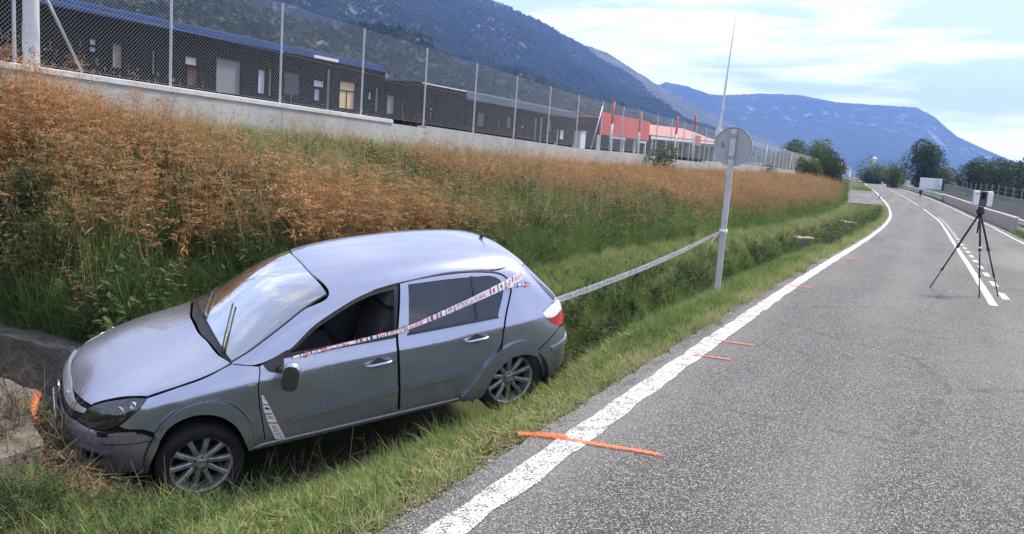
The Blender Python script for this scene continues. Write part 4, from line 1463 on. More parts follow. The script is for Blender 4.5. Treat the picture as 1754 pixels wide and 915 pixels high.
FD = [(-0.474, .925), (-0.471, .889), (-0.443, .80), (-0.443, .617), (-0.455, .45), (-0.462, .322, 'c'), (-1.535, .322, 'c'), (-1.54, .86), (-1.553, .958, 'c'), (-1.0, .957), (-0.62, .953), (-0.50, .940, 'c')]
FF = [(-0.50, .944, 'c'), (-0.62, .957), (-1.0, .961), (-1.553, .962, 'c'), (-1.645, 1.342, 'c'), (-1.43, 1.321), (-1.226, 1.267), (-0.926, 1.142), (-0.726, 1.007), (-0.60, .964)]
FH = [(-0.70, .982, 'c'), (-1.0, .983), (-1.545, .984, 'c'), (-1.600, 1.312, 'c'), (-1.43, 1.296), (-1.226, 1.243), (-0.926, 1.116), (-0.77, 1.012)]
RD = [(-1.549, .322, 'c'), (-2.095, .322, 'c'), (-2.165, .37), (-2.281, .507), (-2.352, .602), (-2.438, .67), (-2.49, .75), (-2.514, .885), (-2.601, 1.056), (-2.655, 1.163), (-2.650, 1.225), (-2.60, 1.278), (-2.5, 1.310), (-2.3, 1.340), (-2.064, 1.354), (-1.80, 1.353), (-1.659, 1.344, 'c'), (-1.566, .958), (-1.554, .86)]
RH = [(-1.662, .972, 'c'), (-2.1, .974), (-2.482, .978, 'c'), (-2.575, 1.153), (-2.580, 1.225), (-2.54, 1.268), (-2.46, 1.292), (-2.1, 1.318), (-1.727, 1.328, 'c')]
QP = [(-2.496, .697, 'c'), (-2.676, .735), (-2.834, .687), (-2.874, .596, 'c'), (-3.155, .731, 'c'), (-3.131, .752), (-3.002, .845), (-2.940, .920, 'c'), (-3.083, .956), (-3.118, .968, 'c'), (-3.03, 1.07), (-2.96, 1.165), (-2.90, 1.265), (-2.86, 1.312, 'c'), (-2.70, 1.322), (-2.57, 1.316), (-2.42, 1.334, 'c'), (-2.515, 1.317), (-2.612, 1.284), (-2.661, 1.228), (-2.666, 1.160), (-2.612, 1.054), (-2.525, .883), (-2.502, .75)]
for s in (0, 1):
    sg = -1 if s else 1
    panel('fender', FEND, 'side', PAINT, car, mirror=s, gap=G, rim=0.02)
    panel('wheel_arch_trim', ARCH_F, 'side', PAINT, car, mirror=s, off=0.021, rim=0.06, res=0.03)
    panel('wheel_arch_trim', ARCH_R, 'side', PAINT, car, mirror=s, off=0.020, rim=0.06, res=0.03)
    fd = panel('front_door', FD, 'side', PAINT, car, mirror=s, gap=G, rim=0.02)
    panel('window_frame', FF, 'side', BLACK, fd, holes=[FH], mirror=s, rim=0.03, off=-0.004)
    panel('belt_strip', [(-0.60, .952, 'c'), (-1.548, .957, 'c'), (-1.548, .975, 'c'), (-0.62, .968, 'c')], 'side', BLACK, fd, mirror=s, off=0.004, rim=0.01)
    panel('mirror_base', [(-0.50, .935, 'c'), (-0.535, .885), (-0.60, .868), (-0.645, .90), (-0.655, .962, 'c'), (-0.70, 1.005), (-0.60, .972)], 'side', BLACK, fd, mirror=s, off=0.012, rim=0.02, res=0.025)
    rd = panel('rear_door', RD, 'side', PAINT, car, holes=[RH], mirror=s, gap=G, rim=0.022)
    panel('window_glass', [(p[0], p[1]) + tuple(p[2:]) for p in RH], 'side', WINDOW, rd, mirror=s, off=-0.006, rim=0.004)
    panel('window_seal', [(-1.645, .955, 'c'), (-2.49, .960, 'c'), (-2.478, .980, 'c'), (-1.652, .974, 'c')], 'side', BLACK, rd, mirror=s, off=0.004, rim=0.01)
    panel('window_bar', [(-2.268, .972, 'c'), (-2.292, .972, 'c'), (-2.318, 1.312, 'c'), (-2.294, 1.312, 'c')], 'side', BLACK, rd, mirror=s, off=0.001, rim=0.01)
    panel('drip_seal', [(-1.43, 1.327), (-1.65, 1.350), (-2.064, 1.362), (-2.3, 1.350), (-2.5, 1.320), (-2.607, 1.287), (-2.66, 1.228), (-2.652, 1.226), (-2.602, 1.281), (-2.5, 1.312), (-2.3, 1.342), (-2.064, 1.3545), (-1.65, 1.343), (-1.43, 1.321)], 'side', BLACK, rd, mirror=s, off=0.002, rim=0.01, res=0.03)
    panel('quarter_panel', QP, 'side', PAINT, car, mirror=s, gap=0.002, rim=0.02)
    panel('sill', [(-0.376, .298, 'c'), (-0.47, .316), (-2.09, .316, 'c'), (-2.14, .272, 'c'), (-0.378, .262, 'c')], 'side', PAINT, car, mirror=s, rim=0.03)
    panel('sill_highlight', [(-0.376, .292, 'c'), (-0.47, .311), (-2.09, .312, 'c'), (-2.09, .304, 'c'), (-0.47, .302), (-0.376, .284, 'c')], 'side', SILL_HL, car, mirror=s, off=0.010, rim=0.010, res=0.03)  # thin pale strip painting in the highlight along the sill edge
    panel('side_moulding', [(-0.640, .466, 'c'), (-0.72, .505), (-1.0, .527), (-1.528, .564, 'c'), (-1.528, .514, 'c'), (-1.0, .482), (-0.72, .470)], 'side', PAINT, fd, mirror=s, off=0.022, rim=0.022, res=0.03)
    panel('side_moulding', [(-1.558, .566, 'c'), (-2.215, .600, 'c'), (-2.235, .56), (-2.20, .540, 'c'), (-1.558, .516, 'c')], 'side', PAINT, rd, mirror=s, off=0.022, rim=0.022, res=0.03)
    for par, hx, hz, sl in ((fd, -1.375, 0.795, 0.03), (rd, -2.245, 0.835, 0.03)):
        panel('handle_recess', [(hx + 0.065, hz + 0.004), (hx, hz + 0.042), (hx - 0.065, hz + 0.008), (hx - 0.055, hz - 0.025), (hx, hz - 0.036), (hx + 0.055, hz - 0.028)], 'side', M('handle_cup', (0.05, 0.053, 0.06), 0.5, 0.3) if 'handle_cup' not in bpy.data.materials else bpy.data.materials['handle_cup'], par, mirror=s, off=0.0015, rim=0.004, res=0.02)
        hp = []
        for u in (-0.112, -0.095, -0.06, 0, 0.06, 0.095, 0.112):
            c = cast((hx + u, hz + 0.0), 'side')
            dz = 0.012 * (1 - abs(u) / 0.112)
            hp.append(Vector((hx + u, (c[0].y + 0.012 + 0.026 * min(1, (0.112 - abs(u)) / 0.03)) * sg, hz + 0.003 - 0.022 * u)))
        MB().tube(hp, [0.007, 0.014, 0.017, 0.018, 0.017, 0.014, 0.007], 10, squash=0.62).build('door_handle', PAINT, par, smooth=True)
    # mirror housing, folded and hanging
    mm = MB()
    rows = []
    for i in range(9):
        a = math.pi * i / 8
        row = []
        for j in range(17):
            b = 2 * math.pi * j / 16
            ca, sa = math.cos(a), math.sin(a)
            cx_, cy_ = math.cos(b), math.sin(b)
            sp = lambda v, e: math.copysign(abs(v) ** e, v)
            row.append((0.070 * sp(sa, .7) * sp(cx_, .75), 0.060 * sp(sa, .7) * sp(cy_, .75), 0.104 * sp(ca, .8)))
        rows.append(row)
    mm.grid(rows)
    rot = Matrix.Rotation(math.radians(18 * sg), 3, 'Z') @ Matrix.Rotation(math.radians(-14), 3, 'Y')
    mp = Vector((-0.665, 0.955 * sg, 0.875))
    mm.v = [tuple(rot @ Vector(v) + mp) for v in mm.v]
    mir = mm.build('wing_mirror', PAINT, car, smooth=True)
    g = MB()
    ring = [(0.062 * math.copysign(abs(math.cos(t_)) ** .7, math.cos(t_)), 0.0, 0.094 * math.copysign(abs(math.sin(t_)) ** .7, math.sin(t_))) for t_ in [2 * math.pi * k / 20 for k in range(20)]]
    rg = rot @ Matrix.Rotation(math.radians(-38 * sg), 3, 'Z')
    for dy in (0.080, 0.085):
        g.quad(*[tuple(rg @ Vector((p[0], dy * sg, p[2])) + mp) for p in ring])
    for k in range(20):
        a, b = ring[k], ring[(k + 1) % 20]
        g.quad(*[tuple(rg @ Vector((p[0], d_ * sg, p[2])) + mp) for p, d_ in ((a, .080), (b, .080), (b, .085), (a, .085))])
    g.build('mirror_glass', M('mirror_face', (0.14, 0.14, 0.145), 0.25, 0.8), mir)
    MB().tube([(-0.60, 0.85 * sg, 0.905), (-0.64, 0.92 * sg, 0.90)], [0.025, 0.03], 10).build('mirror_arm', BLACK, mir, smooth=True)
    panel('side_repeater', [(-0.375, .826), (-0.425, .830, 'c'), (-0.43, .812, 'c'), (-0.38, .808)], 'side', M('repeater_lens', (0.5, 0.42, 0.26), 0.2) if 'repeater_lens' not in bpy.data.materials else bpy.data.materials['repeater_lens'], car, mirror=s, off=0.006, rim=0.006, res=0.015)
    # tail lamp: silver upper lens, red lower lens
    tl = panel('tail_light', [(-2.944, 0.776, .914, 'c'), (-3.083, 0.707, .950), (-3.173, 0.664, .950), (-3.26, 0.56, .94, 'c'), (-3.255, 0.58, .86, 'c'), (-3.172, 0.68, .862), (-3.08, 0.745, .845), (-2.975, 0.776, .868)], 'rear', WHITE_LENS, car, pts3=True, mirror=s, off=0.004, rim=0.02, res=0.025)
    panel('red_lens', [(-2.985, 0.776, .860, 'c'), (-3.08, 0.745, .838), (-3.172, 0.68, .855), (-3.255, 0.58, .853, 'c'), (-3.25, 0.60, .78), (-3.161, 0.712, .742), (-3.131, 0.746, .748, 'c'), (-3.05, 0.77, .80)], 'rear', RED, tl, pts3=True, mirror=s, off=0.004, rim=0.02, res=0.025)

rb = panel('rear_bumper', [(-3.39, 0, .70), (-3.36, 0.35, .70), (-3.25, 0.64, .70, 'c'), (-3.160, 0.738, .726, 'c'), (-2.880, 0.833, .588, 'c'), (-2.872, 0.834, .524), (-2.93, 0.81, .40), (-2.965, 0.795, .275, 'c'), (-3.17, 0.70, .265), (-3.30, 0.45, .265), (-3.33, 0, .265)], 'rear', PAINT, car, sym=True, gap=0.002, rim=0.03)
panel('bumper_strip', [(-3.39, 0, .585), (-3.36, 0.35, .585), (-3.20, 0.70, .585), (-3.03, 0.79, .575, 'c'), (-3.03, 0.79, .535, 'c'), (-3.20, 0.70, .54), (-3.36, 0.35, .54), (-3.39, 0, .54)], 'rear', PAINT, rb, sym=True, off=0.014, rim=0.014)
tg = panel('tailgate', [(-3.35, 0, .965), (-3.30, 0.4, .962), (-3.255, 0.555, .955, 'c'), (-3.25, 0.575, .78), (-3.22, 0.64, .712, 'c'), (-3.36, 0.35, .708), (-3.39, 0, .708)], 'rear', PAINT, car, sym=True, gap=G, rim=0.02)
panel('rear_window', [(-3.04, 0, 1.29), (-3.02, 0.33, 1.283), (-2.93, 0.50, 1.268, 'c'), (-2.965, 0.60, 1.165), (-3.035, 0.655, 1.07), (-3.12, 0.69, .972, 'c'), (-3.30, 0.4, .975), (-3.35, 0, .978)], 'rear', WINDOW, tg, sym=True, off=-0.003, rim=0.01)

# ---- dark inner shell, floor, wheel wells
keep = []
for f in SF:
    c = SV[list(f)].mean(0)
    if c[2] > 0.975 or (c[0] > -0.2 and c[2] > 0.90):
        continue
    if any((c[0] - wx_) ** 2 + (c[2] - 0.31) ** 2 < 0.385 ** 2 for wx_ in (0.0, -2.614)) and abs(c[1]) > 0.5:
        continue
    if c[2] < 0.30:
        continue
    keep.append(f)
used_ = sorted({i for f in keep for i in f})
rm_ = {i: k for k, i in enumerate(used_)}
ms = MB()
ms.v = [tuple(SV[i] - SN[i] * 0.034) for i in used_]
ms.f = [tuple(rm_[i] for i in f) for f in keep]
ms.mi = [0] * len(ms.f)
ms.build('body_shell', DARK, car, smooth=True, fixn=False)
ms = MB()
ms.box((-1.25, 0, 0.265), (4.0, 1.16, 0.03)).box((-1.30, 0, 0.268), (1.86, 1.58, 0.03))
ms.build('floor_pan', DARK, car)
for wx_ in (0.0, -2.614):
    for sg in (1, -1):
        mw = MB()
        rows = []
        for yy in (0.845 * sg, 0.56 * sg):
            rows.append([(wx_ + 0.385 * math.cos(a), yy, 0.30 + 0.385 * math.sin(a)) for a in np.linspace(math.radians(-12), math.radians(192), 25)])
        mw.grid(rows)
        mw.quad(*[(wx_ + 0.385 * math.cos(a), 0.56 * sg, 0.30 + 0.385 * math.sin(a)) for a in np.linspace(math.radians(-12), math.radians(192), 25)])
        mw.build('wheel_well', DARK, car, smooth=False)


def make_wheel(pos, sg, turn):
    wh = MB()
    ro, ri, hw = 0.318, 0.222, 0.1025
    prof = [(ri, -hw * .82), (ri + .02, -hw * .97), (0.272, -hw), (0.300, -hw * .90), (0.312, -hw * .72), (ro, -hw * .55), (ro, -.045), (ro - .007, -.041), (ro - .007, -.035), (ro, -.031), (ro, .031), (ro - .007, .035), (ro - .007, .041), (ro, .045), (ro, hw * .55), (0.312, hw * .72), (0.300, hw * .90), (0.272, hw), (ri + .02, hw * .97), (ri, hw * .82)]
    wh.lathe(prof, 56, 'Y')
    w_ = wh.build('wheel', RUBBER, car, smooth=False)
    smooth_by_angle(w_, 40)
    w_.location = pos
    w_.rotation_euler = (0, turn, 0)
    rm = MB()
    s_ = sg
    rm.lathe([(0.196, -.07 * s_), (0.204, .03 * s_), (0.210, .068 * s_), (0.221, .080 * s_), (0.228, .086 * s_), (0.230, .080 * s_), (0.222, .070 * s_)], 56, 'Y')
    rm.lathe([(0.001, .064 * s_), (0.028, .066 * s_), (0.034, .060 * s_), (0.058, .052 * s_), (0.066, .040 * s_), (0.07, -.02 * s_)], 30, 'Y')
    for k in range(10):
        a = 2 * math.pi * k / 10
        R_ = Matrix.Rotation(a, 3, 'Y')
        pts_in = [(0.055, 0.046), (0.12, 0.060), (0.18, 0.068), (0.213, 0.072)]
        wd = [0.021, 0.018, 0.019, 0.024]
        rows = []
        for (r_, h_), q in zip(pts_in, wd):
            rows.append([tuple(R_ @ Vector(p)) for p in ((r_, (h_ - .034) * s_, -q * 1.05), (r_, (h_ - .006) * s_, -q), (r_, h_ * s_, -q * .55), (r_, h_ * s_, q * .55), (r_, (h_ - .006) * s_, q), (r_, (h_ - .034) * s_, q * 1.05))])
        rm.grid(rows)
    rim_ = rm.build('rim', ALLOY, w_, smooth=False)
    smooth_by_angle(rim_, 30)
    bk = MB()
    bk.lathe([(0.001, -.02 * s_), (0.205, -.02 * s_)], 40, 'Y')
    bk.lathe([(0.05, .0), (0.145, .0), (0.145, .012 * s_), (0.05, .012 * s_)], 30, 'Y')
    bk.build('brake_disc', ALLOY_D, w_, smooth=False)
    for k in range(5):
        a = 2 * math.pi * (k + .5) / 5
        MB().lathe([(0.001, .058 * s_), (0.009, .058 * s_), (0.010, .045 * s_)], 8, 'Y', (0.046 * math.cos(a), 0, 0.046 * math.sin(a))).build('wheel_nut', ALLOY_D, w_)
    return w_


make_wheel((0.0, 0.735, 0.230), 1, 0.0)
make_wheel((0.0, -0.735, 0.235), -1, 0.3)
make_wheel((-2.614, 0.735, 0.355), 1, math.radians(18))
make_wheel((-2.614, -0.735, 0.35), -1, 0.1)


# ---- inside
def cushion(name, c, size, rot=None, mat=SEAT, parent=None, lv=2):
    m = MB().box((0, 0, 0), size)
    me = m.mesh(name, mat, True, True)
    o = bpy.data.objects.new(name, me)
    link(o, parent)
    o.location = c
    if rot:
        o.rotation_euler = rot
    bv = o.modifiers.new('b', 'BEVEL')
    bv.width = min(size) * 0.3
    bv.segments = 3
    return o


for sg in (1, -1):
    st_ = cushion('seat', (-1.18, 0.36 * sg, 0.47), (0.50, 0.50, 0.16), (0, math.radians(-6), 0), parent=car)
    for nm, c, sz, rt in (('backrest', (-0.30, 0, 0.36), (0.15, 0.47, 0.62), -14), ('headrest', (-0.40, 0, 0.76), (0.10, 0.28, 0.19), -14)):
        cushion(nm, c, sz, (0, math.radians(rt), 0), parent=st_, mat=SEAT if nm == 'backrest' else SEAT_L)
bench = cushion('rear_seat', (-2.12, 0, 0.47), (0.50, 1.20, 0.18), (0, math.radians(-6), 0), parent=car)
cushion('backrest', (-0.33, 0, 0.34), (0.16, 1.22, 0.60), (0, math.radians(-20), 0), parent=bench)
for yy in (-0.36, 0.36):
    cushion('headrest', (-0.47, yy, 0.70), (0.09, 0.26, 0.15), (0, math.radians(-16), 0), parent=bench, mat=SEAT_L)
dash = cushion('dashboard', (-0.56, 0, 0.78), (0.42, 1.30, 0.28), (0, math.radians(8), 0), mat=BLACK, parent=car)
sw = MB()
ringp = [(0.17 * math.cos(2 * math.pi * k / 24), 0.17 * math.sin(2 * math.pi * k / 24)) for k in range(25)]
rt = Matrix.Rotation(math.radians(-62), 3, 'Y')
sw.tube([tuple(rt @ Vector((a, b, 0)) + Vector((-0.78, 0.36, 0.90))) for a, b in ringp], 0.014, 8, cap=False)
for a_ in (0.2, 2.94, 4.71):
    sw.tube([tuple(rt @ Vector((0, 0, 0)) + Vector((-0.78, 0.36, 0.90))), tuple(rt @ Vector((0.17 * math.sin(a_), 0.17 * math.cos(a_), 0)) + Vector((-0.78, 0.36, 0.90)))], 0.014, 6)
sw.build('steering_wheel', BLACK, car, smooth=True)
for (a, b) in (((-0.255, 0.62), (-0.60, 0.16)), ((-0.235, 0.02), (-0.50, -0.38))):
    P_ = []
    for k in range(9):
        u = k / 8
        q = (a[0] + (b[0] - a[0]) * u * 0.55, a[1] + (b[1] - a[1]) * u)
        c = cast(q, 'top')
        P_.append(c[0] + c[1] * (0.018 if 0 < k else 0.01))
    wp = MB().tube(P_, [0.011] * 4 + [0.008] * 5, 6).build('wiper', BLACK, car, smooth=True)
# twigs and mud stuck to the bonnet
# ------------------------------------------------------------------ round sign seen from behind
SX, SY = -0.79, 11.62
sign = thing('round_sign', 'back of a round grey traffic sign on a galvanised post', 'traffic sign', (SX, SY, -0.25), rot=(0, math.radians(0.0), 0))
MB().box((0, 0, 1.23), (0.08, 0.04, 2.46)).build('post', GALV, sign, bevel=0.004)
SIGNG = M('grey_sign_back', (0.40, 0.41, 0.42), 0.5, 0.25, var=(0.35, 0.36, 0.37), vscale=4.0)
d = MB()
d.lathe([(0.001, 0.035), (0.255, 0.035), (0.262, 0.029), (0.264, 0.02), (0.270, 0.02), (0.270, 0.048), (0.262, 0.050), (0.001, 0.050)], 48, 'Y', (0, 0, 2.23))
disc = d.build('disc', SIGNG, sign, smooth=False)
smooth_by_angle(disc, 30)
MB().box((0.0, -0.028, 2.38), (0.10, 0.014, 0.04)).box((0.0, -0.028, 2.08), (0.10, 0.014, 0.04)).build('clamp', GALV_D, sign)
stk = MB()
for k, (a, b, c_, e) in enumerate(((-.150, 2.275, .05, .010), (-.140, 2.255, .035, .008), (-.152, 2.238, .03, .012), (-.120, 2.238, .022, .012), (-.14, 2.218, .05, .010))):
    stk.box((a, 0.0335, b), (c_, 0.002, e))
stk.build('sticker', M('sticker_ink', (0.10, 0.08, 0.09), 0.5), sign)

# ------------------------------------------------------------------ survey scanner on its tripod
TRI = Vector((2.51, 15.5, 0))
zg = float(zroad(15.5))
tri = thing('survey_tripod', 'black survey tripod with a white and grey scanner on the road', 'tripod', (TRI.x, TRI.y, zg + 0.004))
CARB = M('black_carbon_tube', (0.015, 0.015, 0.016), 0.4)
top = Vector((0, 0, 1.36))
for fx, fy in ((1.94, 15.79), (2.65, 15.05), (2.96, 15.72)):
    foot = Vector((fx - TRI.x, fy - TRI.y, float(zroad(fy)) - zg))
    a = top + (foot - top).normalized() * 0.04
    mid = a.lerp(foot, 0.42)
    mid2 = a.lerp(foot, 0.74)
    lg = MB().tube([a, mid], 0.017, 8).tube([mid, mid2], 0.013, 8).tube([mid2, foot], 0.010, 8).build('leg', CARB, tri, smooth=True)
    MB().tube([mid - (foot - a).normalized() * 0.035, mid + (foot - a).normalized() * 0.03], 0.024, 8).tube([mid2 - (foot - a).normalized() * 0.03, mid2 + (foot - a).normalized() * 0.025], 0.019, 8).build('leg_clamp', BLACK, lg, smooth=True)
    if fx > 2.5 and fy < 15.3:
        MB().tube([a.lerp(foot, 0.395), a.lerp(foot, 0.415)], 0.026, 8).build('white_tag', WHITE_P, lg, smooth=True)
MB().lathe([(0.001, 1.33), (0.05, 1.33), (0.062, 1.36), (0.062, 1.40), (0.04, 1.425), (0.04, 1.455), (0.001, 1.455)], 16, 'Z').build('head', BLACK, tri, smooth=False)
MB().tube([(0, 0, 1.33), (0, 0, 1.02)], 0.014, 8).build('centre_column', CARB, tri, smooth=True)
WSC = M('scanner_shell', (0.74, 0.74, 0.73), 0.4)
GSC = M('scanner_grey', (0.07, 0.072, 0.078), 0.45)
rz = Matrix.Rotation(math.radians(8), 3, 'Z')
sc_ = MB().box((0, 0, 1.585), (0.11, 0.105, 0.25), rz).build('scanner', GSC, tri, bevel=0.012)
for sx in (-1, 1):
    MB().box(tuple(rz @ Vector((0.096 * sx, 0, 0)) + Vector((0, 0, 1.59))), (0.082, 0.16, 0.245), rz).build('side_shell', WSC, sc_, bevel=0.018)
MB().box(tuple(rz @ Vector((0.0, -0.054, 0)) + Vector((0, 0, 1.635))), (0.060, 0.012, 0.11), rz).build('mirror_window', DARK, sc_, bevel=0.004)
MB().box(tuple(rz @ Vector((-0.096, -0.081, 0)) + Vector((0, 0, 1.66))), (0.05, 0.004, 0.02), rz).build('badge', GALV_D, sc_)

# ------------------------------------------------------------------ printed police tape
TAPE_W = bpy.data.materials.new('tape_plastic')
TAPE_W.use_nodes = True
TAPE_W.node_tree.nodes['Principled BSDF'].inputs['Base Color'].default_value = (0.86, 0.86, 0.86, 1)
TAPE_W.node_tree.nodes['Principled BSDF'].inputs['Roughness'].default_value = 0.35
T_RED = M('tape_red_print', (0.50, 0.015, 0.03), 0.4)
T_BLUE = M('tape_blue_print', (0.02, 0.05, 0.16), 0.4)
T_DARK = M('tape_print_seen_from_behind', (0.46, 0.27, 0.33), 0.4)


def text_shapes(txt):
    cu = bpy.data.curves.new('lettering', 'FONT')
    cu.body = txt
    cu.size = 1.0
    cu.resolution_u = 2
    o = bpy.data.objects.new('lettering', cu)
    COL.objects.link(o)
    dg = bpy.context.evaluated_depsgraph_get()
    me = bpy.data.meshes.new_from_object(o.evaluated_get(dg))
    bpy.data.objects.remove(o)
    v = [Vector(x.co[:2]) for x in me.vertices]
    f = [tuple(p.vertices) for p in me.polygons]
    return v, f


TXT_V, TXT_F = text_shapes('POLICÍA FORAL')
TXT_L = max(v.x for v in TXT_V)


class Ribbon:
    def __init__(self, pts, acr, width):
        self.p = [Vector(q) for q in pts]
        self.a = [Vector(q).normalized() for q in acr]
        self.w = width if hasattr(width, '__len__') else [width] * len(pts)
        self.L = [0]
        for q, r in zip(self.p, self.p[1:]):
            self.L.append(self.L[-1] + (r - q).length)

    def at(self, s, u, lift=0.0):
        """s along in metres, u across -0.5..0.5"""
        i = min(max(int(np.searchsorted(self.L, s) - 1), 0), len(self.p) - 2)
        t_ = (s - self.L[i]) / max(self.L[i + 1] - self.L[i], 1e-6)
        c = self.p[i].lerp(self.p[i + 1], t_)
        a = self.a[i].lerp(self.a[i + 1], t_).normalized()
        wd = self.w[i] + (self.w[i + 1] - self.w[i]) * t_
        d = (self.p[i + 1] - self.p[i]).normalized()
        n = d.cross(a).normalized()
        wob = 0.004 * math.sin(s * 21.0) * (1 - abs(u)) + 0.003 * math.sin(s * 47 + u * 4)
        return c + a * (wd * u) + n * (lift + wob)


def tape(name, label, pts, acr, width, group, start=0.0, flip=1, dark=False, side=1):
    rb_ = Ribbon(pts, acr, width)
    L = rb_.L[-1]
    n = max(6, int(L / 0.05))
    m = MB()
    th = 0.0008
    for sd in (1, -1):
        m.grid([[rb_.at(L * k / n, u, th * sd) for u in np.linspace(-.5, .5, 5)] for k in range(n + 1)])
    base = m.build(name, TAPE_W, smooth=True, fixn=False)
    tag(base, label, 'police tape', group)
    red, blue = MB(), MB()
    for sd in (1, -1):
        lf = th * 3.2 * sd

        def patch(mb_, s0, s1, u0, u1, k=3, kk=3):
            s0, s1 = max(s0, 0), min(s1, L)
            if s1 - s0 > 0.002:
                mb_.grid([[rb_.at(s0 + (s1 - s0) * i / k, u0 + (u1 - u0) * j / kk, lf) for j in range(kk + 1)] for i in range(k + 1)])

        def blob(mb_, s, r, half=False, ring=False):
            if s - r < 0 or s + r > L:
                return
            w_ = rb_.w[0] if not hasattr(width, '__len__') else float(np.interp(s, rb_.L, rb_.w))
            P_ = []
            rng = (math.pi / 2, 3 * math.pi / 2) if half else (0, 2 * math.pi)
            for k in range(13):
                a = rng[0] + (rng[1] - rng[0]) * k / 12
                P_.append((s + r * math.cos(a), r * math.sin(a) / w_))
            if ring:
                for a, b in zip(P_, P_[1:]):
                    mb_.quad(*[rb_.at(s + (q[0] - s) * f_, q[1] * f_, lf) for q, f_ in ((a, 1), (b, 1), (b, .72), (a, .72))])
                mb_.quad(*[rb_.at(s + r * 0.4 * math.cos(t_), r * 0.4 * math.sin(t_) / w_, lf) for t_ in (0, 1.2, 2.4, 3.6, 4.8)])
            else:
                mb_.quad(*[rb_.at(a, b, lf) for a, b in P_[:12 if not half else 13]])
        s = -start
        while s < L:
            # red bar, half roundel, bar, blue shield, bar, crest, bar, words
            for k, off in enumerate((0.0, 0.085, 0.17, 0.255)):
                patch(red, s + off, s + off + 0.012, -.5, .5)
            blob(red, s + 0.052, 0.022, half=True)
            blob(blue, s + 0.135, 0.021, half=True)
            blob(blue if dark else red, s + 0.218, 0.022, ring=True)
            sc_t = 0.30 / TXT_L
            hgt = 0.058
            for f in TXT_F:
                pp = []
                for i in f:
                    v = TXT_V[i]
                    a = s + 0.285 + v.x * sc_t
                    if a < 0 or a > L:
                        pp = None
                        break
                    wv = float(np.interp(a, rb_.L, rb_.w))
                    pp.append(rb_.at(a, flip * (v.y - 0.36) * hgt / max(wv, 0.02), lf))
                if pp:
                    red.quad(*pp)
            s += 0.62
    for nm, mb_, mt in (('red_print', red, T_DARK if dark else T_RED), ('blue_print', blue, T_DARK if dark else T_BLUE)):
        if mb_.f:
            mb_.build(nm, mt, base, fixn=False)
    return base


CW = car.matrix_world.copy()


def onbody(x, z, lift):
    h = cast((x, z), 'side')
    return CW @ (h[0] + h[1] * lift)


updir = CW.to_3x3() @ Vector((0, -0.35, 1))
ptsA = [(-0.72, .945, .03), (-0.99, .968, .02), (-1.27, .982, .02), (-1.584, .999, .016), (-1.776, 1.032, .016), (-1.992, 1.078, .018), (-2.216, 1.124, .02), (-2.452, 1.172, .02), (-2.706, 1.223, .016), (-2.80, 1.243, .014)]
widA = [.018, .020, .026, .030, .036, .046, .050, .062, .070, .070]
tape('police_tape', 'red and white police tape stretched across the car windows', [onbody(*p) for p in ptsA], [updir] * len(ptsA), widA, 'police tapes', 0.12, 1)
ptsA2 = [(-2.60, 1.180, .010), (-2.70, 1.182, .014), (-2.80, 1.172, .012), (-2.88, 1.158, .012)]
tape('police_tape', 'short loose strand of police tape lying on the rear pillar', [onbody(*p) for p in ptsA2], [updir] * 4, [.03, .02, .026, .016], 'police tapes', 0.0, 1)
ptsC = [(-0.462, .735, .006), (-0.487, .62, .010), (-0.525, .475, .012), (-0.575, .325, .012)]
tape('police_tape', 'strip of police tape hanging from the front door edge', [onbody(*p) for p in ptsC], [CW.to_3x3() @ Vector((-1, 0, -0.25))] * 4, [.012, .055, .072, .080], 'police tapes', 0.0, -1)
a = CW @ Vector((-3.13, 0.66, 0.955))
b = Vector((SX - 0.02, SY - 0.035, 0.80))
n_ = 14
ptsB = [a.lerp(b, k / n_) + Vector((0, 0, -0.05 * 4 * (k / n_) * (1 - k / n_))) for k in range(n_ + 1)]
tape('police_tape', 'long taut police tape from the car tail to the sign post', ptsB, [Vector((0.25, -0.2, 1))] * (n_ + 1), [.075] * 11 + [.065, .055, .04, .022], 'police tapes', 0.2, 1, dark=True)
ptsD = [b + Vector((0, 0, 0.0)), b + Vector((-0.03, -0.12, -0.05)), b + Vector((-0.05, -0.30, -0.13)), b + Vector((-0.06, -0.45, -0.20))]
tape('police_tape', 'loose end of police tape hanging from the sign post knot', ptsD, [Vector((0.3, 0.2, 1))] * 4, [.02, .07, .09, .05], 'police tapes', 0.1, 1)
kn = MB()
for dz in (-0.012, 0.0, 0.014):
    kn.tube([(SX + 0.047 * math.cos(t_) * 1.05, SY + 0.028 * math.sin(t_) * 1.1, 0.80 + dz + 0.006 * math.sin(3 * t_)) for t_ in np.linspace(0, 2 * math.pi, 17)], 0.009, 6, cap=False)
tag(kn.build('tape_knot', TAPE_W, smooth=True), 'police tape wound in a knot round the sign post', 'tape knot')

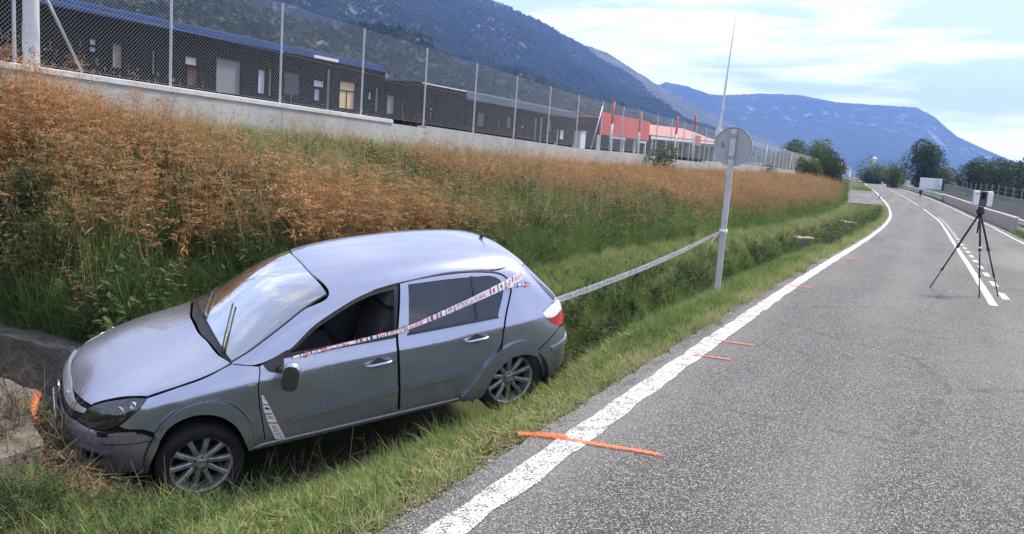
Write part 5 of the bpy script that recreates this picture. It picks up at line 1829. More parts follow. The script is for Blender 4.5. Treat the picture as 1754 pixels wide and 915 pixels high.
# ------------------------------------------------------------------ right-hand roadside
def rail_run(label, ys, off, posts, two=True):
    g = thing('guard_rail', label, 'guard rail', (float(ex(ys[0])) + off, ys[0], float(zroad(ys[0]))), 'guard rails on the right')
    prof = [(0.0, 0.46), (-0.05, 0.50), (-0.05, 0.54), (0.0, 0.58), (0.0, 0.62), (-0.05, 0.66), (-0.05, 0.70), (0.0, 0.74), (0.012, 0.74), (0.012, 0.46)]
    m = MB()
    yy = np.linspace(ys[0], ys[1], max(2, int((ys[1] - ys[0]) / 4)))
    m.grid([[(float(ex(y_)) + off + a, y_, float(zroad(y_)) + h) for a, h in prof + prof[:1]] for y_ in yy])
    child(m.build('beam', WHITE_R, smooth=False), g)
    if two:
        pr2 = [(-0.02, 0.14), (-0.04, 0.22), (-0.02, 0.32), (0.0, 0.32), (-0.02, 0.22), (0.0, 0.14)]
        m = MB()
        m.grid([[(float(ex(y_)) + off + a, y_, float(zroad(y_)) + h) for a, h in pr2 + pr2[:1]] for y_ in yy])
        child(m.build('lower_beam', WHITE_R, smooth=False), g)
    y_ = ys[0] + 0.6
    while y_ < ys[1]:
        child(MB().box((float(ex(y_)) + off + 0.07, y_, float(zroad(y_)) + 0.32), (0.06, 0.12, 0.80)).build('post', GALV_D), g)
        y_ += posts
    return g


WHITE_R = M('bleached_guard_rail', (0.62, 0.61, 0.56), 0.55, 0.15, var=(0.50, 0.48, 0.42), vscale=2.0)
rail_run('distant white guard rail running up to the white sign board', (100.5, 230), 6.25, 4.0)
rail_run('nearer white guard rail at the right edge of the picture', (26, 52.5), 6.45, 4.0)
bar = thing('concrete_barrier', 'low pinkish concrete parapet between the two guard rails', 'barrier', (float(ex(53)) + 6.4, 53, -0.75))
y = 53.3
while y < 98:
    m = MB()
    rows = []
    for yy in np.linspace(y + 0.01, y + 5.57, 4):
        e, z = float(ex(yy)), float(zroad(yy))
        rows.append([(e + a, yy, z + h) for a, h in ((6.32, -0.3), (6.36, 0.72), (6.40, 0.76), (6.62, 0.76), (6.66, -0.3), (6.32, -0.3))])
    m.grid(rows)
    m.quad(*rows[0][:-1])
    m.quad(*rows[-1][:-1][::-1])
    child(m.build('barrier_panel', CONC_P), bar)
    y += 5.58
rf = thing('picket_fence', 'grey upright paling fence behind the pinkish parapet', 'fence', (float(ex(40)) + 7.9, 40, -0.7))
pal_me = MB().box((0, 0, 0.75), (0.02, 0.11, 1.9)).mesh('paling', GALV_D, False, True)
many = MB()
pal = []
y = 24.0
while y < 118:
    pal.append(y)
    y += 0.33
for k, y_ in enumerate(pal):
    o = link(bpy.data.objects.new('paling', pal_me))
    o.location = (float(ex(y_)) + 7.9, y_, float(zroad(y_)) + 0.02 * math.sin(k * 1.7))
    child(o, rf)
for h in (0.35, 1.1, 1.62):
    m = MB()
    m.grid([[(float(ex(y_)) + 7.93 + a, y_, float(zroad(y_)) + h + b) for a, b in ((0, 0), (0, 0.05), (0.03, 0.05), (0.03, 0), (0, 0))] for y_ in np.linspace(24, 118, 40)])
    child(m.build('rail', GALV_D), rf)
m = MB()
rows_n = 10
for k in range(rows_n):
    h = 0.1 + 1.55 * k / (rows_n - 1)
    m.grid([[(float(ex(y_)) + 7.96 + a, y_, float(zroad(y_)) + h + b) for a, b in ((0, 0), (0.004, 0.010), (0.008, 0), (0, 0))] for y_ in np.linspace(24, 118, 30)])
for y_ in np.arange(24, 118, 0.11):
    e, z = float(ex(y_)) + 7.96, float(zroad(y_))
    m.quad((e, y_ - 0.03, z + 0.1), (e, y_ + 0.03, z + 0.1), (e, y_ + 0.03, z + 1.66), (e, y_ - 0.03, z + 1.66))
tag(child(m.build('wire_infill', GALV_D, fixn=False), rf), kind='stuff')
yf = thing('yard_fence', 'weathered concrete posts with wire farther right, below the trees', 'fence', (float(ex(60)) + 13, 60, -0.5))
cp_me = MB().box((0, 0, 1.0), (0.11, 0.11, 2.6)).mesh('post', CONC_B, False, True)
for k in range(22):
    y_ = 44 + 4.6 * k
    o = link(bpy.data.objects.new('post', cp_me))
    o.location = (float(ex(y_)) + 12.5, y_, float(zroad(y_)) - 0.2)
    child(o, yf)
for h in (0.9, 1.4, 1.9):
    m = MB().tube([(float(ex(y_)) + 12.5, y_, float(zroad(y_)) + h) for y_ in np.linspace(44, 140, 24)], 0.012, 4, cap=False)
    child(m.build('wire', GALV_D), yf)

bd = thing('sign_board', 'white rounded traffic board seen from behind beside the guard rail', 'traffic sign', (1.75, 113.5, -0.25))
MB().box((0, 0, 1.65), (2.45, 0.06, 1.35)).build('panel', M('white_board', (0.70, 0.71, 0.72), 0.5), bd, bevel=0.16)
for xx in (0.55, 0.72):
    MB().box((xx, -0.05, 1.65), (0.03, 0.04, 1.25)).build('stiffener', GALV_D, bd)
MB().box((0.95, -0.05, 1.45), (0.30, 0.03, 0.28)).build('plate', GALV, bd)
MB().box((-0.95, 0.07, 0.5), (0.10, 0.08, 2.3)).box((0.6, 0.07, 0.5), (0.10, 0.08, 2.3)).build('post', GALV_D, bd)
bn = thing('post_object', 'small black object fixed on the post of the white board', 'object', (0.78, 113.1, -0.25))  # unidentified black object on the board's post, gives no light
MB().lathe([(0.001, 0.25), (0.16, 0.33), (0.20, 0.55), (0.15, 0.78), (0.001, 0.82)], 14, 'Z').tube([(0, 0, 0), (0, 0, 0.3)], 0.07, 8).build('housing', BLACK, bn, smooth=True)
dl = thing('delineator_post', 'thin white marker post beside the lay-by', 'marker post', (-2.75, 92.0, -0.5), rot=(0, math.radians(3), 0))
MB().tube([(0, 0, 0), (0, 0, 1.75)], [0.07, 0.06], 8).build('post', WHITE_P, dl, smooth=True)
MB().box((0, -0.06, 1.55), (0.08, 0.02, 0.2)).build('reflector', GALV_D, dl)


def far_car(name, label, x, y, col, van=False):
    r = thing(name, label, 'van' if van else 'car', (x, y, float(zroad(y))), None)
    h = 2.1 if van else 1.45
    ln = 4.8 if van else 4.2
    sec = [(-ln / 2, 0.45, 0.75), (-ln / 2 + 0.1, 0.9, 0.9), (-ln * 0.27, 1.0, 0.9), (-ln * 0.14, h, 0.72), (ln * 0.3, h, 0.72), (ln / 2 - 0.1, 1.05, 0.85), (ln / 2, 0.5, 0.8)]
    m = MB()
    m.grid([[(-w_, yy, 0.28), (-w_ * 1.02, yy, min(0.95, t_)), (-w_ * 0.82, yy, t_), (w_ * 0.82, yy, t_), (w_ * 1.02, yy, min(0.95, t_)), (w_, yy, 0.28), (-w_, yy, 0.28)] for yy, t_, w_ in sec])
    m.build('body', col, r, smooth=False)
    MB().quad((-0.62, -ln * 0.275, 1.04), (0.62, -ln * 0.275, 1.04), (0.55, -ln * 0.152, h - 0.1), (-0.55, -ln * 0.152, h - 0.1)).build('windscreen', DGLASS, r, fixn=False)
    for sx in (-0.8, 0.8):
        for sy in (-ln * 0.31, ln * 0.31):
            MB().lathe([(0.001, -.1), (0.32, -.1), (0.32, .1), (0.001, .1)], 12, 'X', (sx, sy, 0.32)).build('wheel', RUBBER, r)
        MB().box((sx * 0.8, -ln / 2 - 0.01, 0.72), (0.28, 0.05, 0.14)).build('headlight', WHITE_LENS, r)
    return r


far_car('distant_van', 'small white van far down the road by the rail end', -10.1, 252, WHITE_P, True)
far_car('distant_car', 'tiny pale car at the far end of the road', -15.5, 300, M('pale_car_paint', (0.5, 0.52, 0.55), 0.3, 0.4))


def house(x, y, w_, d_, h_, wallm, roofm_, label):
    r = thing('distant_house', label, 'house', (x, y, 0.2))
    MB().box((0, 0, h_ / 2), (w_, d_, h_)).build('wall', wallm, r)
    m = MB()
    a, b, t_ = w_ / 2 + 0.4, d_ / 2 + 0.4, h_ + w_ * 0.25
    m.quad((-a, -b, h_), (0, -b, t_), (0, b, t_), (-a, b, h_))
    m.quad((a, -b, h_), (a, b, h_), (0, b, t_), (0, -b, t_))
    m.quad((-a, -b, h_), (a, -b, h_), (0, -b, t_))
    m.quad((-a, b, h_), (0, b, t_), (a, b, h_))
    m.build('roof', roofm_, r)
    for k in (-0.25, 0.25):
        MB().box((w_ * k, -d_ / 2 - 0.02, h_ * 0.55), (w_ * 0.14, 0.08, h_ * 0.2)).build('window', DGLASS, r)


house(-38, 430, 9, 9, 4.5, WHT, PINKR, 'white house with a red roof where the road vanishes')
house(-52, 500, 12, 10, 5, BEIGE, PINKR, 'beige house behind the roadside bushes far away')
house(-30, 540, 10, 8, 5, WHT, ROOF_G, 'grey roofed white house far down the valley')
wt = thing('water_tower', 'slim white tower standing among far trees', 'tower', (-26, 470, 0.2))
MB().tube([(0, 0, 0), (0, 0, 8.4)], 0.7, 10).build('shaft', WHITE_P, wt, smooth=True)
MB().lathe([(0.7, 8.2), (1.4, 8.8), (1.4, 11.2), (0.001, 12.2)], 12, 'Z').build('tank', WHITE_P, wt, smooth=False)
# ------------------------------------------------------------------ vegetation
def leaf_mat(name, stops, transl=0.35, rough=0.7, vary=0.35):
    """thin leaf: colour from the plant's own tint value (0..1) plus a little per-leaf change"""
    m = bpy.data.materials.new(name)
    m.use_nodes = True
    t = NT(m.node_tree)
    o_ = t.add('ShaderNodeOutputMaterial')
    at = t.add('ShaderNodeAttribute', attribute_name='tint', attribute_type='INSTANCER')
    lf = t.add('ShaderNodeAttribute', attribute_name='leaf', attribute_type='GEOMETRY')
    f = t.math('ADD', at.outputs['Fac'], t.math('MULTIPLY', t.math('SUBTRACT', lf.outputs['Fac'], 0.5), vary), True)
    c = t.ramp(f, stops)
    d = t.add('ShaderNodeBsdfPrincipled')
    t.set(d, 'Base Color', c)
    t.set(d, 'Roughness', rough)
    t.set(d, 'Specular IOR Level', 0.25)
    tr = t.add('ShaderNodeBsdfTranslucent')
    t.set(tr, 'Color', c)
    mx = t.add('ShaderNodeMixShader')
    mx.inputs[0].default_value = transl
    t.t.links.new(d.outputs[0], mx.inputs[1])
    t.t.links.new(tr.outputs[0], mx.inputs[2])
    t.t.links.new(mx.outputs[0], o_.inputs['Surface'])
    return m


DRYC = leaf_mat('dry_umbel', [(0.0, (0.13, 0.095, 0.050)), (0.2, (0.26, 0.205, 0.085)), (0.38, (0.34, 0.225, 0.095)), (0.54, (0.40, 0.215, 0.092)), (0.75, (0.49, 0.25, 0.105)), (1.0, (0.56, 0.40, 0.21))], vary=0.6)
GRNC = leaf_mat('weed_leaf', [(0.0, (0.030, 0.048, 0.018)), (0.4, (0.075, 0.105, 0.034)), (0.7, (0.14, 0.165, 0.055)), (1.0, (0.25, 0.23, 0.09))])
GRSC = leaf_mat('grass_blade', [(0.0, (0.036, 0.052, 0.020)), (0.35, (0.100, 0.170, 0.042)), (0.65, (0.190, 0.275, 0.074)), (1.0, (0.46, 0.41, 0.22))], vary=0.4)
STRC = leaf_mat('straw', [(0.0, (0.20, 0.14, 0.07)), (0.5, (0.40, 0.31, 0.16)), (1.0, (0.55, 0.46, 0.28))])
TWGC = leaf_mat('dead_twig', [(0.0, (0.05, 0.04, 0.03)), (1.0, (0.26, 0.21, 0.15))])


class Plant:
    def __init__(self):
        self.v, self.f, self.c, self.m = [], [], [], []

    def blade(self, p, d, ln, w0, bend, mat, c, seg=2):
        """tapering bent strip"""
        d = Vector(d).normalized()
        side = d.cross(Vector((0, 0, 1)))
        if side.length < 1e-3:
            side = Vector((1, 0, 0))
        side.normalize()
        q = Vector(p)
        prev = None
        for k in range(seg + 1):
            u = k / seg
            w_ = w0 * (1 - u) ** 0.7
            if k == seg:
                i = len(self.v)
                self.v.append(tuple(q))
                self.f.append((prev[0], prev[1], i))
            else:
                i = len(self.v)
                self.v += [tuple(q - side * w_ / 2), tuple(q + side * w_ / 2)]
                if prev:
                    self.f.append((prev[0], prev[1], i + 1, i))
                prev = (i, i + 1)
            if k:
                self.c.append(c)
                self.m.append(mat)
            q = q + d * (ln / seg)
            d = (d + Vector((0, 0, -bend / seg))).normalized()
        return q

    def leaf(self, p, d, n, ln, w_, mat, c, fold=0.15):
        d = Vector(d).normalized()
        s = d.cross(Vector(n)).normalized()
        n = s.cross(d)
        p = Vector(p)
        i = len(self.v)
        self.v += [tuple(p), tuple(p + d * ln * .45 + s * w_ / 2 + n * fold * w_), tuple(p + d * ln), tuple(p + d * ln * .45 - s * w_ / 2 + n * fold * w_)]
        self.f += [(i, i + 1, i + 2), (i, i + 2, i + 3)]
        self.c += [c, c]
        self.m += [mat, mat]

    def stem(self, pts, r, mat, c):
        prev = None
        for k, p in enumerate(pts):
            p = Vector(p)
            rr = r * (1 - 0.6 * k / (len(pts) - 1))
            i = len(self.v)
            self.v += [tuple(p + Vector((rr, 0, 0))), tuple(p + Vector((-rr * .5, rr * .87, 0))), tuple(p + Vector((-rr * .5, -rr * .87, 0)))]
            if prev is not None:
                for j in range(3):
                    self.f.append((prev + j, prev + (j + 1) % 3, i + (j + 1) % 3, i + j))
                    self.c.append(c)
                    self.m.append(mat)
            prev = i

    def make(self, name, mats):
        me = bpy.data.meshes.new(name)
        me.from_pydata(self.v, [], self.f)
        for m in mats:
            me.materials.append(m)
        me.polygons.foreach_set('material_index', self.m)
        a = me.attributes.new('leaf', 'FLOAT', 'FACE')
        a.data.foreach_set('value', self.c)
        me.update()
        return bpy.data.objects.new(name, me)


R = random.Random(5)


def u_(a, b):
    return R.uniform(a, b)


def rdir(el0, el1):
    a, e = u_(0, 2 * math.pi), math.radians(u_(el0, el1))
    return Vector((math.cos(a) * math.cos(e), math.sin(a) * math.cos(e), math.sin(e)))


def umbel_plant():
    P = Plant()
    for _ in range(R.choice((1, 2, 2, 3))):
        h = u_(0.55, 1.0)
        lean = rdir(62, 88)
        b = Vector((u_(-.06, .06), u_(-.06, .06), 0))
        pts = [b + lean * h * t_ + Vector((0.02 * math.sin(t_ * 5), 0.02 * math.cos(t_ * 4), 0)) for t_ in (0, .35, .7, 1)]
        P.stem(pts, 0.005, 0, u_(.2, .6))
        for k in range(R.randint(7, 11)):
            t_ = u_(0.32, 1.0)
            s = b + lean * h * t_
            d = rdir(20, 60)
            ln = u_(0.10, 0.28) * (1.25 - 0.6 * t_)
            e = s + d * ln
            P.stem([s, s + d * ln * .5 + Vector((0, 0, -.01)), e], 0.0025, 0, u_(.2, .7))
            cc = u_(0.1, 0.9)
            for q in range(R.randint(10, 16)):
                a = u_(0, 6.283)
                r_ = u_(0.005, 0.055)
                p = e + Vector((math.cos(a) * r_, math.sin(a) * r_, u_(-.006, .010)))
                P.leaf(p, rdir(-10, 25), rdir(60, 90), u_(.014, .036), u_(.009, .019), 0, min(1, max(0, cc + u_(-.3, .3))))
        for k in range(R.randint(5, 9)):
            s = b + lean * h * u_(.05, .6)
            P.leaf(s, rdir(-35, 20), (0, 0, 1), u_(.07, .16), u_(.012, .026), 0, u_(0, .6))
    return P


def weed_plant(leafy=1.0):
    P = Plant()
    for _ in range(R.randint(4, 7)):
        h = u_(0.22, 0.55)
        d = rdir(45, 85)
        b = Vector((u_(-.09, .09), u_(-.09, .09), 0))
        P.stem([b, b + d * h * .5, b + d * h + Vector((0, 0, .03))], 0.004, 0, u_(.2, .6))
        for k in range(int(R.randint(12, 18) * leafy)):
            t_ = u_(.15, 1.03)
            P.leaf(b + d * h * t_, rdir(-20, 40), rdir(45, 90), u_(.035, .085), u_(.018, .042), 0, u_(0, 1))
    return P


def grass_tuft(n, h0, h1, w0, spread, bend=(0.5, 1.6), seg=3):
    P = Plant()
    for _ in range(n):
        a = u_(0, 6.283)
        r_ = spread * math.sqrt(u_(0, 1))
        P.blade((math.cos(a) * r_, math.sin(a) * r_, 0), rdir(48, 88), u_(h0, h1), w0 * u_(.7, 1.3), u_(*bend), 0, u_(0, 1), seg)
    return P


def straw_plant():
    P = Plant()
    for _ in range(R.randint(5, 9)):
        b = Vector((u_(-.06, .06), u_(-.06, .06), 0))
        d = rdir(68, 88)
        h = u_(.6, 1.15)
        e = P.blade(b, d, h, .006, .25, 0, u_(.2, .8), 4)
        for k in range(7):
            P.leaf(e - d * u_(0, .16), rdir(30, 80), rdir(0, 60), u_(.02, .045), .007, 0, u_(.3, 1))
        for k in range(3):
            P.blade(b + d * h * u_(.05, .4), rdir(20, 60), u_(.15, .35), .007, 1.4, 0, u_(0, .8), 2)
    return P


def rosette():
    P = Plant()
    for k in range(R.randint(7, 12)):
        a = u_(0, 6.283)
        d = Vector((math.cos(a), math.sin(a), u_(.15, .9)))
        p = Vector((0, 0, .01)) + d.normalized() * u_(.01, .05)
        P.leaf(p, d, (0, 0, 1), u_(.06, .14), u_(.028, .06), 0, u_(0, 1))
    return P


def twig():
    P = Plant()
    for _ in range(R.randint(2, 4)):
        b = Vector((u_(-.05, .05), u_(-.05, .05), 0))
        d = rdir(35, 85)
        h = u_(.2, .55)
        P.stem([b, b + d * h * .5 + Vector((u_(-.03, .03), u_(-.03, .03), 0)), b + d * h], .004, 0, u_(0, 1))
        for k in range(4):
            s = b + d * h * u_(.3, .95)
            P.stem([s, s + rdir(10, 70) * u_(.05, .16)], .0022, 0, u_(0, 1))
    return P


def litter():
    P = Plant()
    for _ in range(14):
        P.blade((u_(-.12, .12), u_(-.12, .12), .006), rdir(-3, 8), u_(.06, .2), .006, .05, 0, u_(0, 1), 2)
    return P


def crown_lump():
    """one tree crown of the far-off wood: ragged lump of leaf clumps"""
    P = Plant()
    for _ in range(46):
        d = rdir(-15, 90)
        r_ = u_(.72, 1.08)
        p = Vector((d.x * r_, d.y * r_, d.z * r_ * 0.95 + 0.1))
        P.leaf(p - Vector((0, 0, .2)), rdir(-30, 60), d, u_(.5, .85), u_(.45, .7), 0, u_(0, 1), .25)
    return P


PROTO = {}


def protos(key, fn, n, mats):
    c = bpy.data.collections.new(key)
    for k in range(n):
        o = fn().make(key, mats)
        c.objects.link(o)
    PROTO[key] = (c, n)


def pebble():
    P = Plant()
    for _ in range(5):
        c = Vector((u_(-.05, .05), u_(-.05, .05), .004))
        r_ = u_(.004, .013)
        i = len(P.v)
        P.v += [tuple(c + Vector((r_ * a * u_(.7, 1.2), r_ * b * u_(.7, 1.2), r_ * d * u_(.5, .9)))) for a, b, d in ((1, 0, 0), (0, 1, 0), (-1, 0, 0), (0, -1, 0), (0, 0, 1), (0, 0, -.6))]
        cc = u_(0, 1)
        for a, b in ((0, 1), (1, 2), (2, 3), (3, 0)):
            P.f += [(i + a, i + b, i + 4), (i + b, i + a, i + 5)]
            P.c += [cc, cc]
            P.m += [0, 0]
    return P


STNC = leaf_mat('gravel_chip', [(0.0, (0.06, 0.055, 0.05)), (0.6, (0.20, 0.19, 0.175)), (1.0, (0.42, 0.40, 0.37))], 0.0, 0.9, 0.8)
protos('pebble', pebble, 4, [STNC])
protos('dry_weed', umbel_plant, 6, [DRYC])
protos('green_weed', weed_plant, 5, [GRNC])
protos('meadow_tuft', lambda: grass_tuft(34, .20, .55, .008, .10), 4, [GRSC])
protos('turf_tuft', lambda: grass_tuft(26, .05, .17, .0065, .07, (0.4, 1.8)), 5, [GRSC])
protos('straw_stalk', straw_plant, 4, [STRC])
protos('leaf_rosette', rosette, 4, [GRSC])
protos('dead_twig', twig, 4, [TWGC])
protos('litter', litter, 3, [STRC])
WOODC = leaf_mat('far_tree_leaf', [(0.0, (0.034, 0.048, 0.022)), (0.5, (0.080, 0.096, 0.044)), (0.8, (0.120, 0.120, 0.064)), (1.0, (0.17, 0.145, 0.095))], 0.15, 0.9)
protos('far_tree', crown_lump, 4, [WOODC])


def scatter(name, key, pts, rots, scl, tint):
    """one countless-ground-cover object: instances of a few plants at given points"""
    if not len(pts):
        return
    coll, n = PROTO[key]
    me = bpy.data.meshes.new(name)
    me.vertices.add(len(pts))
    me.vertices.foreach_set('co', np.asarray(pts, np.float32).ravel())
    a = me.attributes.new('rot', 'FLOAT_VECTOR', 'POINT')
    a.data.foreach_set('vector', np.asarray(rots, np.float32).ravel())
    a = me.attributes.new('scl', 'FLOAT_VECTOR', 'POINT')
    s = np.asarray(scl, np.float32)
    if s.ndim == 1:
        s = np.repeat(s[:, None], 3, 1)
    a.data.foreach_set('vector', s.ravel())
    a = me.attributes.new('tint', 'FLOAT', 'POINT')
    a.data.foreach_set('value', np.clip(np.asarray(tint, np.float32), 0, 1))
    a = me.attributes.new('pick', 'INT', 'POINT')
    a.data.foreach_set('value', RNG.integers(0, n, len(pts)).astype(np.int32))
    o = link(bpy.data.objects.new(name, me))
    ng = bpy.data.node_groups.new(name, 'GeometryNodeTree')
    ng.interface.new_socket('Geometry', in_out='INPUT', socket_type='NodeSocketGeometry')
    ng.interface.new_socket('Geometry', in_out='OUTPUT', socket_type='NodeSocketGeometry')
    gi, go = ng.nodes.new('NodeGroupInput'), ng.nodes.new('NodeGroupOutput')
    ip = ng.nodes.new('GeometryNodeInstanceOnPoints')
    ci = ng.nodes.new('GeometryNodeCollectionInfo')
    ci.inputs['Collection'].default_value = coll
    ci.inputs['Separate Children'].default_value = True
    ci.inputs['Reset Children'].default_value = True

    def attr(nm, ty):
        nd = ng.nodes.new('GeometryNodeInputNamedAttribute')
        nd.data_type = ty
        nd.inputs['Name'].default_value = nm
        return nd.outputs['Attribute']
    L = ng.links.new
    L(gi.outputs[0], ip.inputs['Points'])
    L(ci.outputs[0], ip.inputs['Instance'])
    ip.inputs['Pick Instance'].default_value = True
    L(attr('pick', 'INT'), ip.inputs['Instance Index'])
    L(attr('rot', 'FLOAT_VECTOR'), ip.inputs['Rotation'])
    L(attr('scl', 'FLOAT_VECTOR'), ip.inputs['Scale'])
    L(ip.outputs[0], go.inputs[0])
    o.modifiers.new('scatter', 'NODES').node_group = ng
    tag(o, kind='stuff')
    return o


CWI = np.array(CW.inverted())


def clear_of_car(X, Y, Z, grow=0.0):
    P = np.stack([X, Y, Z, np.ones_like(X)], 0)
    c = CWI @ P
    return ~((c[0] > -3.34 - grow) & (c[0] < 0.86 + grow) & (np.abs(c[1]) < 0.80 + grow))


def field(X, Y, s, seed):
    return np.array([mnoise.noise(Vector((x / s, y / s, seed))) for x, y in zip(X, Y)])


def sample(n, x0, x1, y0, y1, powy=1.0):
    """random ground points, xr relative to the edge line"""
    Yv = y0 + (y1 - y0) * RNG.random(n) ** powy
    xr = x0 + (x1 - x0) * RNG.random(n)
    Xv = xr + ex(Yv)
    return Xv, Yv, xr


def rnd_rot(n, tilt=0.15):
    return np.stack([RNG.normal(0, tilt, n), RNG.normal(0, tilt, n), RNG.random(n) * 6.283], 1)


def put(name, key, X, Y, keep, smin, smax, tint, tilt=0.15, zoff=-0.01, flat=None):
    X, Y, tint = X[keep], Y[keep], (tint[keep] if hasattr(tint, '__len__') else np.full(keep.sum(), tint))
    Z = ground_z(X, Y) + zoff
    n = len(X)
    sc = smin + (smax - smin) * RNG.random(n)
    if key in ('dry_weed', 'green_weed', 'straw_stalk'):
        qq = frac(X, Y, X - ex(Y))
        sc = sc * (1.0 - 0.45 * sstep(0.72, 0.95, qq) * sstep(7.6, 10.5, Y) + 0.25 * sstep(9.0, 7.0, Y))
    return scatter(name, key, np.stack([X, Y, Z], 1), rnd_rot(n, tilt), sc, tint + RNG.normal(0, 0.08, n))


def frac(X, Y, xr):
    """0 at the foot of the bank, 1 at the wall"""
    t = sstep(5.6, 8.2, Y)
    foot = -4.9 * (1 - t) - 3.6 * t
    return (foot + ex(Y) - X) / (foot + ex(Y) - npx(WALL_X, Y) - 0.2)


def nearcar(X, Y):
    c = CWI @ np.stack([X, Y, ground_z(X, Y), np.ones_like(X)], 0)
    return (c[0] > -3.2) & (c[0] < 1.5) & (c[1] > -0.3) & (c[1] < 0.98 + 0.30 * sstep(-1.9, -0.7, c[0]) + 0.22 * field(X, Y, 0.25, 3.3))


def pit_ok(X, Y):
    return ~((X < -3.2) & (X > -8.4) & (Y > 2.9) & (Y < 5.02))


for (n, y0, y1, k) in ((10500, 0.0, 20, 1.0), (9000, 20, 62, 1.0), (6500, 62, 150, 1.15)):
    X, Y, xr = sample(n, -11.6, -3.0, y0, y1)
    q = frac(X, Y, xr)
    orange = field(X, Y, 3.4, 1.0) + 0.6 * field(X, Y, 1.3, 2.0)
    # the left end and the long far stretch are the most orange, the middle is greener
    bias = -0.42 * np.exp(-((Y - 12.5) / 3.6) ** 2) + 0.62 * sstep(10, 6, Y) * sstep(0.35, 0.7, q) + 0.45 * sstep(15, 27, Y) * sstep(0.1, 0.3, q) - 0.10 * sstep(0.75, 1.0, q) * sstep(22, 12, Y)
    lowq = sstep(-0.03 + 0.08 * sstep(8, 5, Y), 0.10 + 0.14 * sstep(8, 5, Y), q)
    p = np.clip((0.36 + 1.05 * orange + bias), 0.08, 1.0) * lowq
    kp = (q > 0.0) & (q < 1.0) & (RNG.random(n) < p) & clear_of_car(X, Y, ground_z(X, Y), 0.15) & pit_ok(X, Y)
    put('dry_weeds', 'dry_weed', X, Y, kp, 0.45 * k, 1.12 * k, np.clip(0.50 + 0.45 * orange + 0.30 * bias - 0.16 * sstep(0.4, 0.1, q) + 0.22 * (RNG.random(n) - 0.5), 0.10, 0.9), 0.16)
    X, Y, xr = sample(n, -11.6, -3.0, y0, y1)
    q = frac(X, Y, xr)
    g = field(X, Y, 2.6, 5.0) + 0.6 * field(X, Y, 1.0, 6.0)
    kp = (q > -0.02) & (q < 1.0) & (RNG.random(n) < np.clip(0.34 + 0.8 * g - 0.30 * sstep(14, 30, Y) - 0.22 * sstep(0.45, 0.2, q), 0.06, 1)) & clear_of_car(X, Y, ground_z(X, Y), 0.12) & pit_ok(X, Y)
    put('green_weeds', 'green_weed', X, Y, kp, 0.7 * k, 1.35 * k, np.clip(0.38 + 0.35 * g + 0.2 * sstep(0.5, 1.0, q), 0.05, 0.95), 0.2)
    X, Y, xr = sample(int(n * 1.5), -11.6, -3.0, y0, y1)
    q = frac(X, Y, xr)
    g = field(X, Y, 2.0, 9.0)
    kp = (q > -0.03) & (q < 1.0) & (RNG.random(len(X)) < 0.85 - 0.45 * sstep(0.3, 0.8, q)) & clear_of_car(X, Y, ground_z(X, Y), 0.1) & pit_ok(X, Y)
    put('meadow_grass', 'meadow_tuft', X, Y, kp, 0.7 * k, 1.3 * k, np.clip(0.36 + 0.3 * g + 0.34 * sstep(0.15, 0.6, q), 0.05, 1.0), 0.2)
    X, Y, xr = sample(int(n * 0.12), -11.6, -3.0, y0, y1)
    q = frac(X, Y, xr)
    kp = (q > 0.06) & (q < 0.97) & clear_of_car(X, Y, ground_z(X, Y), 0.15) & pit_ok(X, Y)
    put('straw_grass', 'straw_stalk', X, Y, kp, 0.6 * k, 1.0 * k, 0.5 + 0 * X, 0.12)

